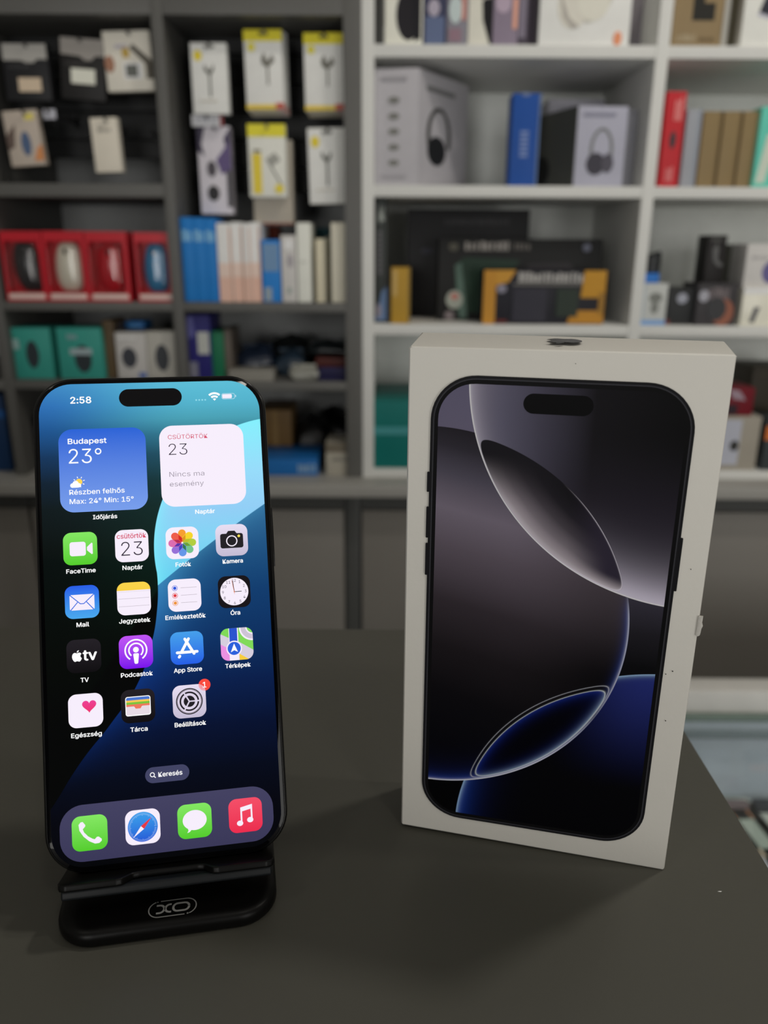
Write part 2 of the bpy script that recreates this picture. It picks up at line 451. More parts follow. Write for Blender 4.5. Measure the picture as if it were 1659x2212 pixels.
# dynamic island, status bar
Icon(-0.15, 68.0).shape(rrect(19.2, 5.6, 2.8, 10), m_k).done('camera_island')
ic = Icon(-21.2, 66.7); ic.text('2:58', 0, 0, m_txt, width=6.1, height=2.0, bold=0.02); ic.done('status_clock')
ic = Icon(19.6, 67.6)
for a0, a1 in ((0, 0.75), (1.1, 1.75), (2.1, 2.75)):
    ic.shape(arcband(0, -1.2, max(a0, 0.001), a1, math.radians(47), math.radians(133), 14), m_txt)
ic.done('signal_mark')
ic = Icon(23.95, 67.75)
ic.ring(rrect(4.2, 1.95, 0.62), rrect(3.9, 1.65, 0.5), sm(190, 225, 240)).shape(rrect(3.0, 1.35, 0.35, cx=-0.35), m_w).shape(rrect(0.3, 0.7, 0.14, cx=2.35), sm(190, 225, 240)).done('battery_mark')
ic = Icon(15.3, 66.75)
for i in range(4): ic.shape(ell(-1.42 + 0.94 * i, 0, 0.29, 0.29, 14), sm(140, 215, 232))
ic.done('network_dots')

# weather widget
ic = Icon(-15.2, 45.6)
ic.shape(rrect(26.0, 25.9, 4.1, 10), screen_mat('widget_blue', S(40, 98, 214), S(120, 158, 236), half=0.013))
ic.text('Budapest', -10.2, 8.35, m_txt, width=11.4, height=1.62, align='L', bold=0.016)
ic.text('23°', -10.1, 2.2, m_txt, width=9.7, height=4.55, align='L', bold=-0.004)
for k in range(8):
    a = math.pi / 4 * k + 0.3; ic.shape(capsule(-7.3 + 1.35 * math.cos(a), -3.6 + 1.35 * math.sin(a), -7.3 + 1.65 * math.cos(a), -3.6 + 1.65 * math.sin(a), 0.12, 4), m_txt)
ic.shape(ell(-7.3, -3.6, 1.0, 1.0, 24), sm(252, 214, 84))
for x, z, r in ((-9.2, -4.65, 0.72), (-8.3, -4.1, 0.9), (-7.35, -4.65, 0.66)): ic.shape(ell(x, z, r, r, 20), m_txt)
ic.shape(rrect(2.0, 0.8, 0.3, cx=-8.3, cz=-4.95), m_txt)
ic.text('Részben felhős', -10.2, -7.5, m_txt, width=16.3, height=1.50, align='L', bold=0.010)
ic.text('Max: 24° Min: 15°', -10.2, -10.35, m_txt, width=18.9, height=1.50, align='L', bold=0.010)
ic.done('weather_widget', 'blue weather widget for Budapest')
caption('Időjárás', -15.2, 30.25, 7.1)
# calendar widget
ic = Icon(15.0, 45.8); RED = sm(214, 74, 104); DK = sm(50, 42, 58); GR = sm(140, 132, 146)
ic.shape(rrect(26.1, 25.8, 4.1, 10), m_w)
ic.text('CSÜTÖRTÖK', -10.4, 8.6, RED, width=12.3, height=1.32, align='L', bold=0.0)
ic.text('23', -10.3, 3.5, DK, width=5.7, height=3.65, align='L', bold=-0.010)
ic.text('Nincs ma', -10.4, -3.4, GR, width=10.7, height=1.55, align='L', bold=-0.006)
ic.text('esemény', -10.4, -6.5, GR, width=10.4, height=1.55, align='L', bold=-0.006)
ic.done('calendar_widget', 'white calendar widget')
caption('Naptár', 15.0, 30.35, 6.0)

# row 1
ic = tile(GRN, 0, 0); ic.shape(rrect(4.7, 4.3, 0.75, cx=-0.75, cz=-0.1), m_w).shape([(1.95, 0.35), (3.3, 1.6), (3.62, 1.45), (3.62, -1.75), (3.3, -1.9), (1.95, -0.65)], m_w).done('app_icon', 'green video call icon'); caption('FaceTime', -22.8, 14.0, 8.5)
ic = tile(m_w, 1, 0); ic.text('csütörtök', 0, 2.35, RED, width=8.7, height=1.45, bold=0.010).text('23', 0, -3.05, DK, width=6.4, height=4.35, bold=-0.009); ic.done('app_icon', 'white calendar icon'); caption('Naptár', -7.6, 14.1, 6.0)
ic = tile(m_w, 2, 0)
pc_ = [(246, 158, 46), (246, 214, 44), (178, 206, 62), (116, 196, 140), (100, 150, 232), (150, 112, 216), (220, 108, 176), (238, 92, 74)]
dk_ = [(222, 150, 30), (190, 190, 40), (110, 160, 50), (50, 120, 80), (56, 70, 190), (90, 50, 170), (180, 40, 90), (214, 40, 30)]
for k in range(8):
    a = math.pi / 2 - math.pi / 4 * k; c, s_ = math.cos(a), math.sin(a)
    ic.shape(capsule(1.4 * c, 1.4 * s_, 3.05 * c, 3.05 * s_, 1.18, 8), sm(*pc_[k]))
for k in range(8):
    a = math.pi / 2 - math.pi / 4 * k - math.pi / 8; p = lambda r, da: (r * math.cos(a + da), r * math.sin(a + da))
    ic.shape([p(0.25, 0), p(1.5, 0.36), p(2.75, 0), p(1.5, -0.36)], sm(*dk_[k]))
ic.shape(ell(0, 0, 0.3, 0.3, 12), m_w).done('app_icon', 'white photo icon with coloured petals'); caption('Fotók', 7.6, 14.1, 4.6)
ic = tile(screen_mat('tile_lilac', S(232, 222, 242), S(196, 188, 212)), 3, 0); INK = sm(34, 31, 36)
ic.shape(rrect(7.1, 4.6, 0.7, cz=-0.2), INK).shape([(-1.7, 2.0), (-1.0, 2.95), (1.0, 2.95), (1.7, 2.0)], INK).ring(ell(0, -0.25, 1.75, 1.75), ell(0, -0.25, 1.42, 1.42), m_w).shape(ell(2.25, 1.2, 0.42, 0.42, 16), sm(250, 226, 90)).done('app_icon', 'pale icon with black camera'); caption('Kamera', 22.8, 14.2, 6.2)
# row 2
ic = tile(BLU, 0, 1); ic.shape(rrect(7.2, 4.7, 0.5, cz=-0.1), m_w)
LNB = sm(48, 106, 226)
for a in ((-3.4, 2.1, -0.5, -0.55), (3.4, 2.1, 0.5, -0.55), (-0.5, -0.55, 0.5, -0.55), (-3.3, -2.35, -1.35, -0.1), (3.3, -2.35, 1.35, -0.1)): ic.shape(capsule(*a, 0.13, 4), LNB)
ic.done('app_icon', 'blue envelope icon'); caption('Mail', -22.8, -2.3, 3.6)
ic = tile(m_w, 1, 1); cl = rrect(IS, IS, 2.35, 8)
ic.shape(clip([(-6, 2.55), (6, 2.55), (6, 6), (-6, 6)], cl), screen_mat('tile_yellow', S(250, 212, 76), S(244, 200, 40), half=0.005))
LN = sm(182, 172, 184)
for k in range(22): ic.shape(ell(-4.6 + k * 0.44, 2.15, 0.09, 0.09, 6), LN)
for z in (0.05, -2.3): ic.shape(rrect(9.2, 0.1, 0.02, 1, cz=z), LN)
ic.done('app_icon', 'white notepad icon with yellow top'); caption('Jegyzetek', -7.6, -2.2, 9.2)
ic = tile(m_w, 2, 1)
for z, c in ((2.3, (46, 88, 220)), (0, (226, 60, 66)), (-2.3, (238, 148, 60))):
    ic.ring(ell(-2.9, z, 0.86, 0.86), ell(-2.9, z, 0.72, 0.72), sm(*c)).shape(ell(-2.9, z, 0.5, 0.5, 20), sm(*c)).shape(rrect(4.9, 0.12, 0.03, 1, cx=1.3, cz=z), LN)
ic.done('app_icon', 'white list icon with three dots'); caption('Emlékeztetők', 7.6, -2.1, 12.1)
ic = tile(sm(24, 20, 24), 3, 1); ic.shape(ell(0, 0.05, 4.35, 4.3, 48), m_w)
for k in range(1, 13):
    a = math.pi / 2 - math.pi / 6 * k; ic.text(str(k), 3.5 * math.cos(a), 3.5 * math.sin(a) - 0.42, DK, height=0.85, bold=0.0)
OR = sm(226, 120, 70)
ic.shape(capsule(0, 0, 2.2, 0.02, 0.1, 4), INK).shape(capsule(0, 0, -0.38, 3.4, 0.1, 4), INK).shape(capsule(0.06, -0.7, -0.62, 3.6, 0.05, 4), OR).shape(ell(0, 0, 0.2, 0.2, 12), OR).done('app_icon', 'black icon with white clock face'); caption('Óra', 22.8, -2.0, 2.9)

def apple(cx, cz, h):
    """fruit silhouette with a bite and a leaf, height h"""
    k = h / 2.46
    body = [(0, 0.62), (0.18, 0.66), (0.42, 0.76), (0.66, 0.74), (0.88, 0.58), (0.97, 0.47), (0.80, 0.30), (0.72, 0.05), (0.76, -0.20), (0.90, -0.38), (1.02, -0.46),
            (0.93, -0.72), (0.78, -0.97), (0.58, -1.17), (0.40, -1.20), (0.20, -1.11), (0, -1.08), (-0.20, -1.12), (-0.38, -1.21), (-0.58, -1.13), (-0.80, -0.86),
            (-0.96, -0.52), (-1.03, -0.12), (-0.98, 0.26), (-0.84, 0.55), (-0.60, 0.73), (-0.36, 0.76), (-0.14, 0.66)]
    leaf = [(-0.02, 0.78), (0.02, 1.0), (0.16, 1.17), (0.34, 1.26), (0.44, 1.27), (0.40, 1.06), (0.28, 0.9), (0.10, 0.79)]
    return [(cx + x * k, cz + z * k) for x, z in body], [(cx + x * k, cz + z * k) for x, z in leaf]
# row 3
ic = tile(screen_mat('tile_dark', S(36, 32, 38), S(14, 12, 15)), 0, 2)
bo, le = apple(-2.0, 0.05, 3.4); ic.shape(bo, m_txt).shape(le, m_txt).text('tv', 1.75, -1.35, m_txt, width=3.9, height=3.1, bold=0.02); ic.done('app_icon', 'black TV icon'); caption('TV', -22.8, -18.9, 2.3)
ic = tile(screen_mat('tile_purple', S(192, 84, 244), S(120, 14, 236)), 1, 2)
ic.shape(arcband(0, 0.5, 2.95, 3.4, math.radians(-55), math.radians(235), 40), m_txt).shape(arcband(0, 0.5, 1.85, 2.3, math.radians(-48), math.radians(228), 36), m_txt)
ic.shape(ell(0, 0.65, 0.85, 0.85, 24), m_txt).shape([(-0.85, -0.7), (-0.6, -0.45), (0.6, -0.45), (0.85, -0.7), (0.55, -3.3), (0.35, -3.6), (-0.35, -3.6), (-0.55, -3.3)], m_txt).done('app_icon', 'purple podcast icon'); caption('Podcastok', -7.6, -18.5, 9.3)
ic = tile(screen_mat('tile_blue2', S(70, 160, 236), S(36, 92, 230)), 2, 2)
for a in ((0.55, 2.75, -1.75, -1.25), (-0.55, 2.75, 2.05, -1.85), (-3.0, -1.3, 1.1, -1.3), (2.25, -1.3, 3.0, -1.3), (-2.25, -2.35, -2.45, -2.65)): ic.shape(capsule(*a, 0.42, 6), m_txt)
ic.done('app_icon', 'blue store icon with white letter A'); caption('App Store', 7.6, -18.4, 8.4)
ic = tile(sm(214, 206, 222), 3, 2)
g2 = sm(128, 218, 88)
for pts, c in (([(-5, 5), (-2.2, 5), (-2.2, 1.9), (-5, 3.4)], g2), ([(0.4, 5), (5, 5), (5, -2.2), (0.4, 0.8)], g2), (ell(5.0, 5.0, 4.2, 4.2, 40), m_w), (ell(5.0, 5.0, 3.7, 3.7, 40), sm(206, 196, 214)), (ell(5.0, 5.0, 2.2, 2.2, 30), m_w), (ell(5.0, 5.0, 1.8, 1.8, 30), g2),
               ([(-5, 0.2), (-2.2, -1.4), (-2.2, -5), (-5, -5)], sm(236, 144, 226)), ([(0.6, -3.0), (3.6, -5), (0.6, -5)], sm(248, 206, 62)), ([(-2.4, 5), (0.5, 5), (0.5, -5), (-2.4, -5)], m_w), ([(-2.2, 5), (0.2, 5), (0.2, 0), (-2.2, 0)], sm(42, 84, 206))):
    ic.shape(clip(pts, cl), c)
ic.shape(ell(-0.9, -1.3, 2.4, 2.4, 36), m_w).shape(ell(-0.9, -1.3, 2.02, 2.02, 36), sm(42, 96, 220)).shape([(-0.9, 0.2), (0.2, -2.45), (-0.9, -1.85), (-2.0, -2.45)], m_txt).done('app_icon', 'map icon with blue arrow disc'); caption('Térképek', 22.8, -18.3, 7.7)
# row 4
ic = tile(m_w, 0, 3)
ht = []
for i in range(40):
    t_ = 2 * math.pi * i / 40; ht.append((1.05 + 0.128 * 16 * math.sin(t_) ** 3, 1.35 + 0.128 * (13 * math.cos(t_) - 5 * math.cos(2 * t_) - 2 * math.cos(3 * t_) - math.cos(4 * t_))))
ic.shape(ht, screen_mat('heart_red', S(236, 66, 156), S(240, 40, 40), half=0.0035)).done('app_icon', 'white health icon with red heart'); caption('Egészség', -22.8, -35.1, 8.7)
ic = tile(screen_mat('tile_dark', S(36, 32, 38), S(14, 12, 15)), 1, 3); cw = rrect(7.4, 5.8, 0.7, 6)
ic.shape(cw, m_txt); cw2 = rrect(6.9, 5.3, 0.5, 6)
for z0, z1, c in ((1.75, 2.7, (74, 118, 208)), (1.15, 1.8, (246, 200, 84)), (0.5, 1.2, (120, 196, 62)), (-0.1, 0.55, (238, 118, 92))): ic.shape(clip([(-4, z0), (4, z0), (4, z1), (-4, z1)], cw2), sm(*c))
ic.shape([(-3.45, -0.05), (-1.3, -0.05), (-0.8, -0.65), (0.8, -0.65), (1.3, -0.05), (3.45, -0.05), (3.45, -2.3), (3.2, -2.6), (-3.2, -2.6), (-3.45, -2.3)], sm(232, 220, 230)).shape([(-1.3, 0.1), (1.3, 0.1), (0.7, -0.78), (-0.7, -0.78)], sm(238, 118, 92)).done('app_icon', 'black wallet icon with striped cards'); caption('Tárca', -7.6, -34.95, 5.0)
ic = tile(screen_mat('tile_lilac', S(232, 222, 242), S(196, 188, 212)), 2, 3); LIL = sm(222, 212, 232)
ic.shape(ell(0, 0, 4.0, 4.0, 60), INK)
tw = [(r * math.cos(2 * math.pi * i / 240), r * math.sin(2 * math.pi * i / 240)) for i in range(240) for r in [3.75 if i % 4 < 2 else 3.4]]
ic.shape(tw, LIL).shape(ell(0, 0, 2.95, 2.95, 48), INK).shape(ell(0, 0, 2.45, 2.45, 48), LIL).shape(ell(0, 0, 1.7, 1.7, 40), INK)
for a in (0, 120, 240):
    c, s_ = math.cos(math.radians(a)), math.sin(math.radians(a)); ic.shape(capsule(0, 0, 3.2 * c, 3.2 * s_, 0.2, 4), LIL)
ic.done('app_icon', 'grey gear settings icon'); caption('Beállítások', 7.6, -34.8, 9.3)
ic = Icon(12.35, -22.75); ic.shape(ell(0, 0, 1.8, 1.8, 36), sm(250, 74, 62)).text('1', 0, -0.82, m_txt, height=1.65, bold=0.01); ic.done('notification_badge', 'red badge with a 1')
# search pill
ic = Icon(0.15, -48.35); ic.shape(rrect(13.0, 4.7, 2.35, 10), sm(66, 68, 100)).ring(ell(-4.4, 0.15, 0.72, 0.72, 24), ell(-4.4, 0.15, 0.48, 0.48, 24), m_txt).shape(capsule(-3.92, -0.35, -3.5, -0.75, 0.13, 4), m_txt)
ic.text('Keresés', 0.9, -0.66, m_txt, width=7.0, height=1.35, bold=0.014); ic.done('search_pill')
# dock
dock = Icon(0.0, -63.0); dock.shape(rrect(62.5, 16.4, 6.6, 10), screen_mat('dock_glass', S(68, 66, 98), S(58, 56, 88), half=0.008)).done('dock_bar')
def dtile(m, col): ic = Icon((-22.8, -7.6, 7.6, 22.8)[col], -63.1); ic.lay = 3; ic.shape(rrect(10.1, 10.1, 2.4, 8), m); return ic
ic = dtile(GRN, 0)
hs = [(-3.1, 2.6), (-2.5, 3.3), (-1.9, 3.35), (-1.2, 2.4), (-1.25, 1.95), (-1.95, 1.25), (-1.6, 0.3), (-0.5, -0.95), (0.7, -1.75), (1.35, -2.0), (2.0, -1.35), (2.5, -1.35), (3.35, -2.1), (3.3, -2.65), (2.6, -3.2), (1.4, -3.25), (-0.2, -2.4), (-1.8, -0.9), (-2.9, 0.9)]
ic.shape(hs, m_w).done('app_icon', 'green telephone icon in the dock')
ic = dtile(m_w, 1); ic.shape(ell(0, 0, 4.35, 4.35, 48), screen_mat('compass_blue', S(60, 160, 236), S(36, 84, 214), half=0.0045))
for k in range(60):
    a = 2 * math.pi * k / 60; r0 = 3.55 if k % 5 else 3.35; ic.shape(capsule(r0 * math.cos(a), r0 * math.sin(a), 4.05 * math.cos(a), 4.05 * math.sin(a), 0.045, 2), sm(190, 214, 244))
p45 = lambda r, a: (r * math.cos(math.radians(a)), r * math.sin(math.radians(a)))
ic.shape([p45(3.9, 45), p45(0.62, 135), p45(0.62, -45)], sm(228, 58, 66)).shape([p45(3.9, 225), p45(0.62, -45), p45(0.62, 135)], m_w).done('app_icon', 'compass browser icon in the dock')
ic = dtile(GRN, 2); ic.shape(ell(0, 0.25, 3.55, 2.95, 44), m_w).shape([(-2.2, -1.6), (-1.0, -2.5), (-1.6, -3.1), (-2.35, -3.35), (-1.95, -2.7)], m_w).done('app_icon', 'green speech bubble icon in the dock')
ic = dtile(screen_mat('tile_red', S(244, 78, 104), S(236, 44, 78)), 3)
ic.shape([(-1.5, 2.4), (2.1, 3.15), (2.1, 1.85), (-1.5, 1.1)], m_w).shape([(-1.5, 2.4), (-1.0, 2.5), (-1.0, -2.1), (-1.5, -2.1)], m_w).shape([(1.6, 3.0), (2.1, 3.15), (2.1, -1.4), (1.6, -1.4)], m_w).shape(ell(-1.75, -2.25, 0.95, 0.8, 24), m_w).shape(ell(1.35, -1.5, 0.95, 0.8, 24), m_w).done('app_icon', 'red music note icon in the dock')

# ================================================================== THE PHONE STAND
YAW = 0.1823
pb = PC + PR @ Vector((0, 0, -PH / 2 * MM))
stand = empty('phone_stand', (pb.x, pb.y, 0), YAW)
tag(stand, 'black folding desk stand with a silver oval logo under the phone', 'phone stand')
m_st = mat('satin_black_plastic', (0.0032, 0.003, 0.0028, 1), 0.34, spec=0.14, var=0.12, scale=300, bump=0.06)
m_st2 = mat('dark_slate_plastic', (0.007, 0.0085, 0.010, 1), 0.42, spec=0.2, var=0.1, scale=200)
mb = MB(); rings = []
cxb = -1.5
for z, ins in ((0.0, 0.9), (0.5, 0.3), (1.2, 0.0), (3.0, 0.0), (4.2, 0.35), (5.0, 1.0), (5.4, 2.0), (5.5, 3.2)):
    rings.append([(x * MM, y * MM, z * MM) for x, y in rrect(64.5 - 2 * ins, 82 - 2 * ins, 11.5 - ins * 0.6, 9, cx=cxb, cz=29.5)])
mb.loft(rings).build('base_plate', m_st, stand, smooth=True)
# logo, printed on the plate
m_silver = mat('silver_print', (0.34, 0.34, 0.33, 1), 0.4, metal=0.0)
lg = MB(); zl = 5.53
LO = (cxb + 1.3, -5.6)
def stroke(path, r):                                         # one even-width line as a single outline
    L_, R_ = [], []
    for i, p in enumerate(path):
        a_, b2 = path[max(i - 1, 0)], path[min(i + 1, len(path) - 1)]
        d_ = math.hypot(b2[0] - a_[0], b2[1] - a_[1]); nx, ny = -(b2[1] - a_[1]) / d_, (b2[0] - a_[0]) / d_
        L_.append((p[0] + nx * r, p[1] + ny * r)); R_.append((p[0] - nx * r, p[1] - ny * r))
    k_ = len(path)
    lg.add([((x + LO[0]) * MM, (y + LO[1]) * MM, zl * MM) for x, y in L_ + R_], [(k_ + i, k_ + i + 1, i + 1, i) for i in range(k_ - 1)])
arc = lambda cx, cy, rx, ry, a0, a1, k_=14: [(cx + rx * math.cos(math.radians(a0 + (a1 - a0) * i / k_)), cy + ry * math.sin(math.radians(a0 + (a1 - a0) * i / k_))) for i in range(k_ + 1)]
po_ = arc(-3.9, 0, 3.0, 3.0, 110, 270) + [(3.6, -3.0)]
stroke(po_, 0.17); stroke([(-x, -y) for x, y in po_], 0.17)
stroke(arc(4.5, -2.85, 0.14, 0.14, 0, 360), 0.14); stroke(arc(-4.5, 2.85, 0.1, 0.1, 0, 360), 0.1)
stroke([(-4.7, 1.45)] + arc(-3.75, 0.0, 1.35, 1.45, 90, -90) + [(-4.7, -1.45)], 0.33)
stroke([(-0.35, 1.45)] + arc(-0.75, 0.0, 1.35, 1.45, 90, 270) + [(-0.35, -1.45)], 0.33)
oo = rrect(4.6, 2.9, 1.35, 6, cx=2.5); stroke([oo[-1]] + oo + [oo[0]], 0.33)
lg.build('logo_print', m_silver, stand)
# tray that carries the phone: lip with two forward hooks and a cable gap, back plate, arm, hinge
T = Matrix.Translation(Vector((-pb.x, -pb.y, 0)))
inv = Matrix.Rotation(-YAW, 4, 'Z') @ T @ PHONE_M              # phone-local -> stand-local
def tray(mbx, name, m, **k):
    mbx.v = [tuple(inv @ Vector(v)) for v in mbx.v]; return mbx.build(name, m, stand, **k)
def lipz(z): return z * MM
pl = []
hw = 31.0; fr, mid = -7.4, -2.9
prof = [(-hw, 10.0), (-hw, fr + 2.5), (-hw + 0.7, fr + 0.7), (-hw + 2.5, fr), (-14.5, fr), (-12.8, fr + 0.5), (-10.4, mid - 0.5), (-8.6, mid), (8.6, mid), (10.4, mid - 0.5), (12.8, fr + 0.5), (14.5, fr), (hw - 2.5, fr), (hw - 0.7, fr + 0.7), (hw, fr + 2.5), (hw, 10.0)]
mb = MB(); mb.plate(sc2([(x - 0.2, y) for x, y in prof]), -2.2 * MM, -0.15 * MM)
tray(mb, 'tray_lip', m_st, bevel=0.0005, seg=3)
mb = MB(); mb.box(-(hw - 1.0 + 0.2) * MM, (hw - 1.0 - 0.2) * MM, -6.2 * MM, 9.0 * MM, -5.0 * MM, -2.2 * MM)
tray(mb, 'hinge_bar', m_st2, bevel=0.0008, seg=3)
mb = MB(); mb.slab(sc2(rrect(60, 62, 6, 6, cz=29.5)), 8.6 * MM, 11.4 * MM); tray(mb, 'back_plate', m_st, bevel=0.0004)
bk = inv @ Vector((0, 0.0135, 0.036)); ft = Vector((0, 0.056, 0.0085))
mb = MB()
dv = (bk - ft).normalized(); nv = Vector((0, -dv.z, dv.y))
rings = []
for p in (ft, bk): rings.append([p + Vector((sx * 0.018, 0, 0)) + nv * sy * 0.0022 for sx, sy in ((-1, -1), (1, -1), (1, 1), (-1, 1))])
mb.loft(rings).build('support_arm', m_st, stand, bevel=0.0006)
mb = MB(); mb.tube([(-0.021, ft.y, ft.z), (0.021, ft.y, ft.z)], 0.0035, 14).build('hinge_pin', m_st2, stand, smooth=True)

# ================================================================== THE WHITE PHONE BOX
BW, BH, BD, BYAW = 88.986, 167.70, 24.6, -0.2284
B0 = Vector((5.8308, 230.6849, 0)) * MM
pbox = empty('phone_box', B0, BYAW)
tag(pbox, 'white phone carton printed with a dark phone, standing upright on the counter', 'box')
m_paper = mat('white_carton', (0.63, 0.61, 0.56, 1), 0.55, var=0.025, scale=25, bump=0.10)
me = bpy.data.meshes.new('carton'); bm = bmesh.new()
bmesh.ops.create_cube(bm, size=1.0)
for v in bm.verts: v.co = ((v.co.x + 0.5) * BW * MM, (v.co.y + 0.5) * BD * MM, (v.co.z + 0.5) * BH * MM)
bmesh.ops.bevel(bm, geom=list(bm.edges), offset=0.0007, segments=3, affect='EDGES', profile=0.6)
random.seed(4)
for v in bm.verts:                                          # rubbed, slightly crushed corners
    for cx, cz, a in ((0, BH, 2.2), (BW, BH, 1.3), (0, 0, 1.7), (BW, 0, 0.7)):
        d = math.hypot(v.co.x / MM - cx, v.co.z / MM - cz)
        if d < 3.0 and v.co.y < 0.01:
            k = (1 - d / 3.0) * a * MM
            v.co.x += k * (0.7 if cx == 0 else -0.7) * random.uniform(0.5, 1); v.co.z += k * (0.55 if cz == 0 else -0.9) * (0 if cz == 0 and cx else 1); v.co.y += k * 0.5
bm.to_mesh(me); bm.free()
for p in me.polygons: p.use_smooth = True
try: me.set_sharp_from_angle(angle=math.radians(40))
except Exception: pass
me.materials.append(m_paper)
o = bpy.data.objects.new('carton', me); COL.objects.link(o); o.parent = pbox
pcx, pcz = 44.1, 83.3
def KB(*c): return tuple(min(0.85, lin(v) / 0.56) for v in c) + (1.0,)
m_pf = mat('printed_phone_edge', KB(20, 20, 22), 0.4, spec=0.03, var=0.02)
m_pf2 = mat('printed_phone_highlight', KB(44, 44, 48), 0.4, spec=0.03, var=0.02)
m_pk = mat('printed_phone_black', KB(11, 11, 12), 0.4, spec=0.03, var=0.02)
def bprint(pts, m, name, lay, y1=0.0002): return MB().slab(sc2(pts), -(0.00004 + lay * 0.00002), y1).build(name, m, pbox)
bprint(rrect(72.6, 150.7, 13.2, 12, cx=pcx, cz=pcz), m_pf, 'printed_body', 0)
mb = MB()
for k, (i0, i1) in enumerate(((0.75, 1.05),)):
    mb.ribbon(sc2(rrect(72.6 - 2 * i0, 150.7 - 2 * i0, 13.2 - i0, 12, cx=pcx, cz=pcz)), sc2(rrect(72.6 - 2 * i1, 150.7 - 2 * i1, 13.2 - i1, 12, cx=pcx, cz=pcz)), -0.00008)
mb.build('printed_edge_line', m_pf2, pbox)
bprint(rrect(70.2, 148.3, 12.0, 12, cx=pcx, cz=pcz), m_pk, 'printed_bezel', 3)
for z0, z1, sx in ((123.4, 129.6, -1), (108.8, 118.7, -1), (96.5, 107.0, -1), (98.8, 115.2, 1)):
    xx = pcx + sx * (72.6 / 2 + 0.3); bprint(rrect(0.75, z1 - z0, 0.2, 2, cx=xx, cz=(z0 + z1) / 2), m_pf, 'printed_side_key', 0)
m_art = bpy.data.materials.new('printed_ring_wallpaper'); m_art.use_nodes = True
b_ = m_art.node_tree.nodes['Principled BSDF']; b_.inputs['Roughness'].default_value = 0.45; b_.inputs['Specular IOR Level'].default_value = 0.03
n = NT(m_art); X, Z = n.xz_mm(); X = n.add(X, pcx); Z = n.add(Z, pcz)
dR = n.circle(X, Z, 84.6, 159.39, 66.08); dD = n.circle(X, Z, 8.48, 82.76, 60.83); dB = n.circle(X, Z, 85.66, 5.69, 66.05)
bg = n.ramp(Z, [(158, KB(74, 71, 90)), (143, KB(78, 74, 92)), (120, KB(60, 57, 68)), (95, KB(42, 40, 50)), (84, KB(24, 23, 28)), (73, KB(9, 9, 11)), (20, KB(3, 3, 4))], 0, 170)
# upper right ring
ringc = n.ramp(X, [(18, KB(88, 84, 98)), (28, KB(72, 70, 86)), (40, KB(52, 50, 62)), (54, KB(18, 17, 20)), (78, KB(11, 11, 12))], 0, 90)
ringc = n.mix(n.mul(n.rng(Z, 146, 112), n.rng(X, 30, 60)), ringc, KB(30, 27, 35))
ringc = n.mix(n.mul(n.glow(dR, 6.5), n.rng(Z, 130, 98)), ringc, KB(172, 166, 190))
ringc = n.mix(n.mul(n.glow(dR, 2.2), 0.75), ringc, KB(150, 146, 160))
ringc = n.mix(n.glow(n.add(dR, 0.16), 0.16), ringc, KB(206, 202, 212))
# big disc
disc = n.ramp(n.add(Z, n.mul(X, 0.22)), [(147, KB(26, 24, 29)), (141, KB(36, 34, 41)), (133, KB(60, 57, 68)), (122, KB(90, 83, 95)), (110, KB(72, 65, 74)), (92, KB(40, 35, 40)), (76, KB(22, 19, 22)), (60, KB(10, 9, 12)), (40, KB(5, 5, 9)), (22, KB(6, 6, 14))], 0, 170)
disc = n.mix(n.rng(X, 30, 64), disc, n.mix(n.rng(Z, 66, 106), KB(9, 8, 10), KB(56, 50, 56)))
low = n.rng(Z, 66, 28); rt = n.mul(n.rng(X, 58, 68), n.rng(Z, 98, 88))
disc = n.mix(n.mul(n.glow(dD, 2.6), n.mul(low, 0.6)), disc, KB(20, 34, 98))
disc = n.mix(n.mul(n.glow(dD, 0.9), n.m('MAXIMUM', n.mul(rt, 0.75), low)), disc, KB(34, 60, 142))
disc = n.mix(n.mul(n.glow(n.add(dD, 0.2), 0.26), n.m('MAXIMUM', n.mul(rt, 0.6), low)), disc, KB(186, 206, 222))
# lower right disc
dk = n.mix(n.mul(n.rng(X, 46, 76), n.rng(Z, 28, 80)), KB(4, 4, 6), KB(30, 38, 98))
dk = n.mix(n.mul(n.glow(dB, 3.2), n.rng(Z, 42, 14)), dk, KB(20, 46, 124))
dk = n.mix(n.mul(n.glow(n.add(dB, 0.2), 0.5), 0.8), dk, KB(124, 152, 178))
# lenses
smx = lambda a, b, k: n.m('SMOOTH_MAX', a, b, k)
l1 = smx(n.add(dR, 0.5), n.add(dD, 0.8), 6.0)
l1c = n.ramp(n.mul(dR, -1.0), [(0, KB(160, 153, 162)), (2, KB(128, 121, 128)), (5, KB(92, 86, 93)), (9, KB(54, 50, 56)), (13, KB(26, 24, 29)), (17, KB(15, 14, 17))], 0, 40)
l1c = n.mix(n.rng(Z, 118, 137), l1c, KB(20, 19, 23))
l1c = n.mix(n.mul(n.rng(X, 48, 62), n.rng(n.mul(dR, -1.0), 0.5, 5)), l1c, KB(36, 32, 44))
l1c = n.mix(n.mul(n.glow(n.add(l1, 0.1), 0.09), n.rng(X, 46, 58)), l1c, KB(176, 171, 184))
l2o = smx(n.circle(X, Z, 79.04, 10.01, 57.54), n.add(dD, 0.7), 5.0)
l2i = smx(n.circle(X, Z, 79.3, 9.5, 56.8), n.add(dD, 0.9), 6.0)
l2c = n.mix(n.glow(l2i, 1.1), KB(2, 2, 5), KB(15, 30, 100))
l2c = n.mix(n.mul(n.glow(n.add(dD, 0.5), 0.55), 0.8), l2c, KB(160, 186, 210))
c = n.mix(n.inside(dB, 0.15), bg, dk)
c = n.mix(n.inside(dR, 0.15), c, ringc)
c = n.mix(n.mul(n.inside(dD, 0.15), n.sub(1.0, n.inside(dR, 0.15))), c, disc)
c = n.mix(n.inside(l1, 0.15), c, l1c)
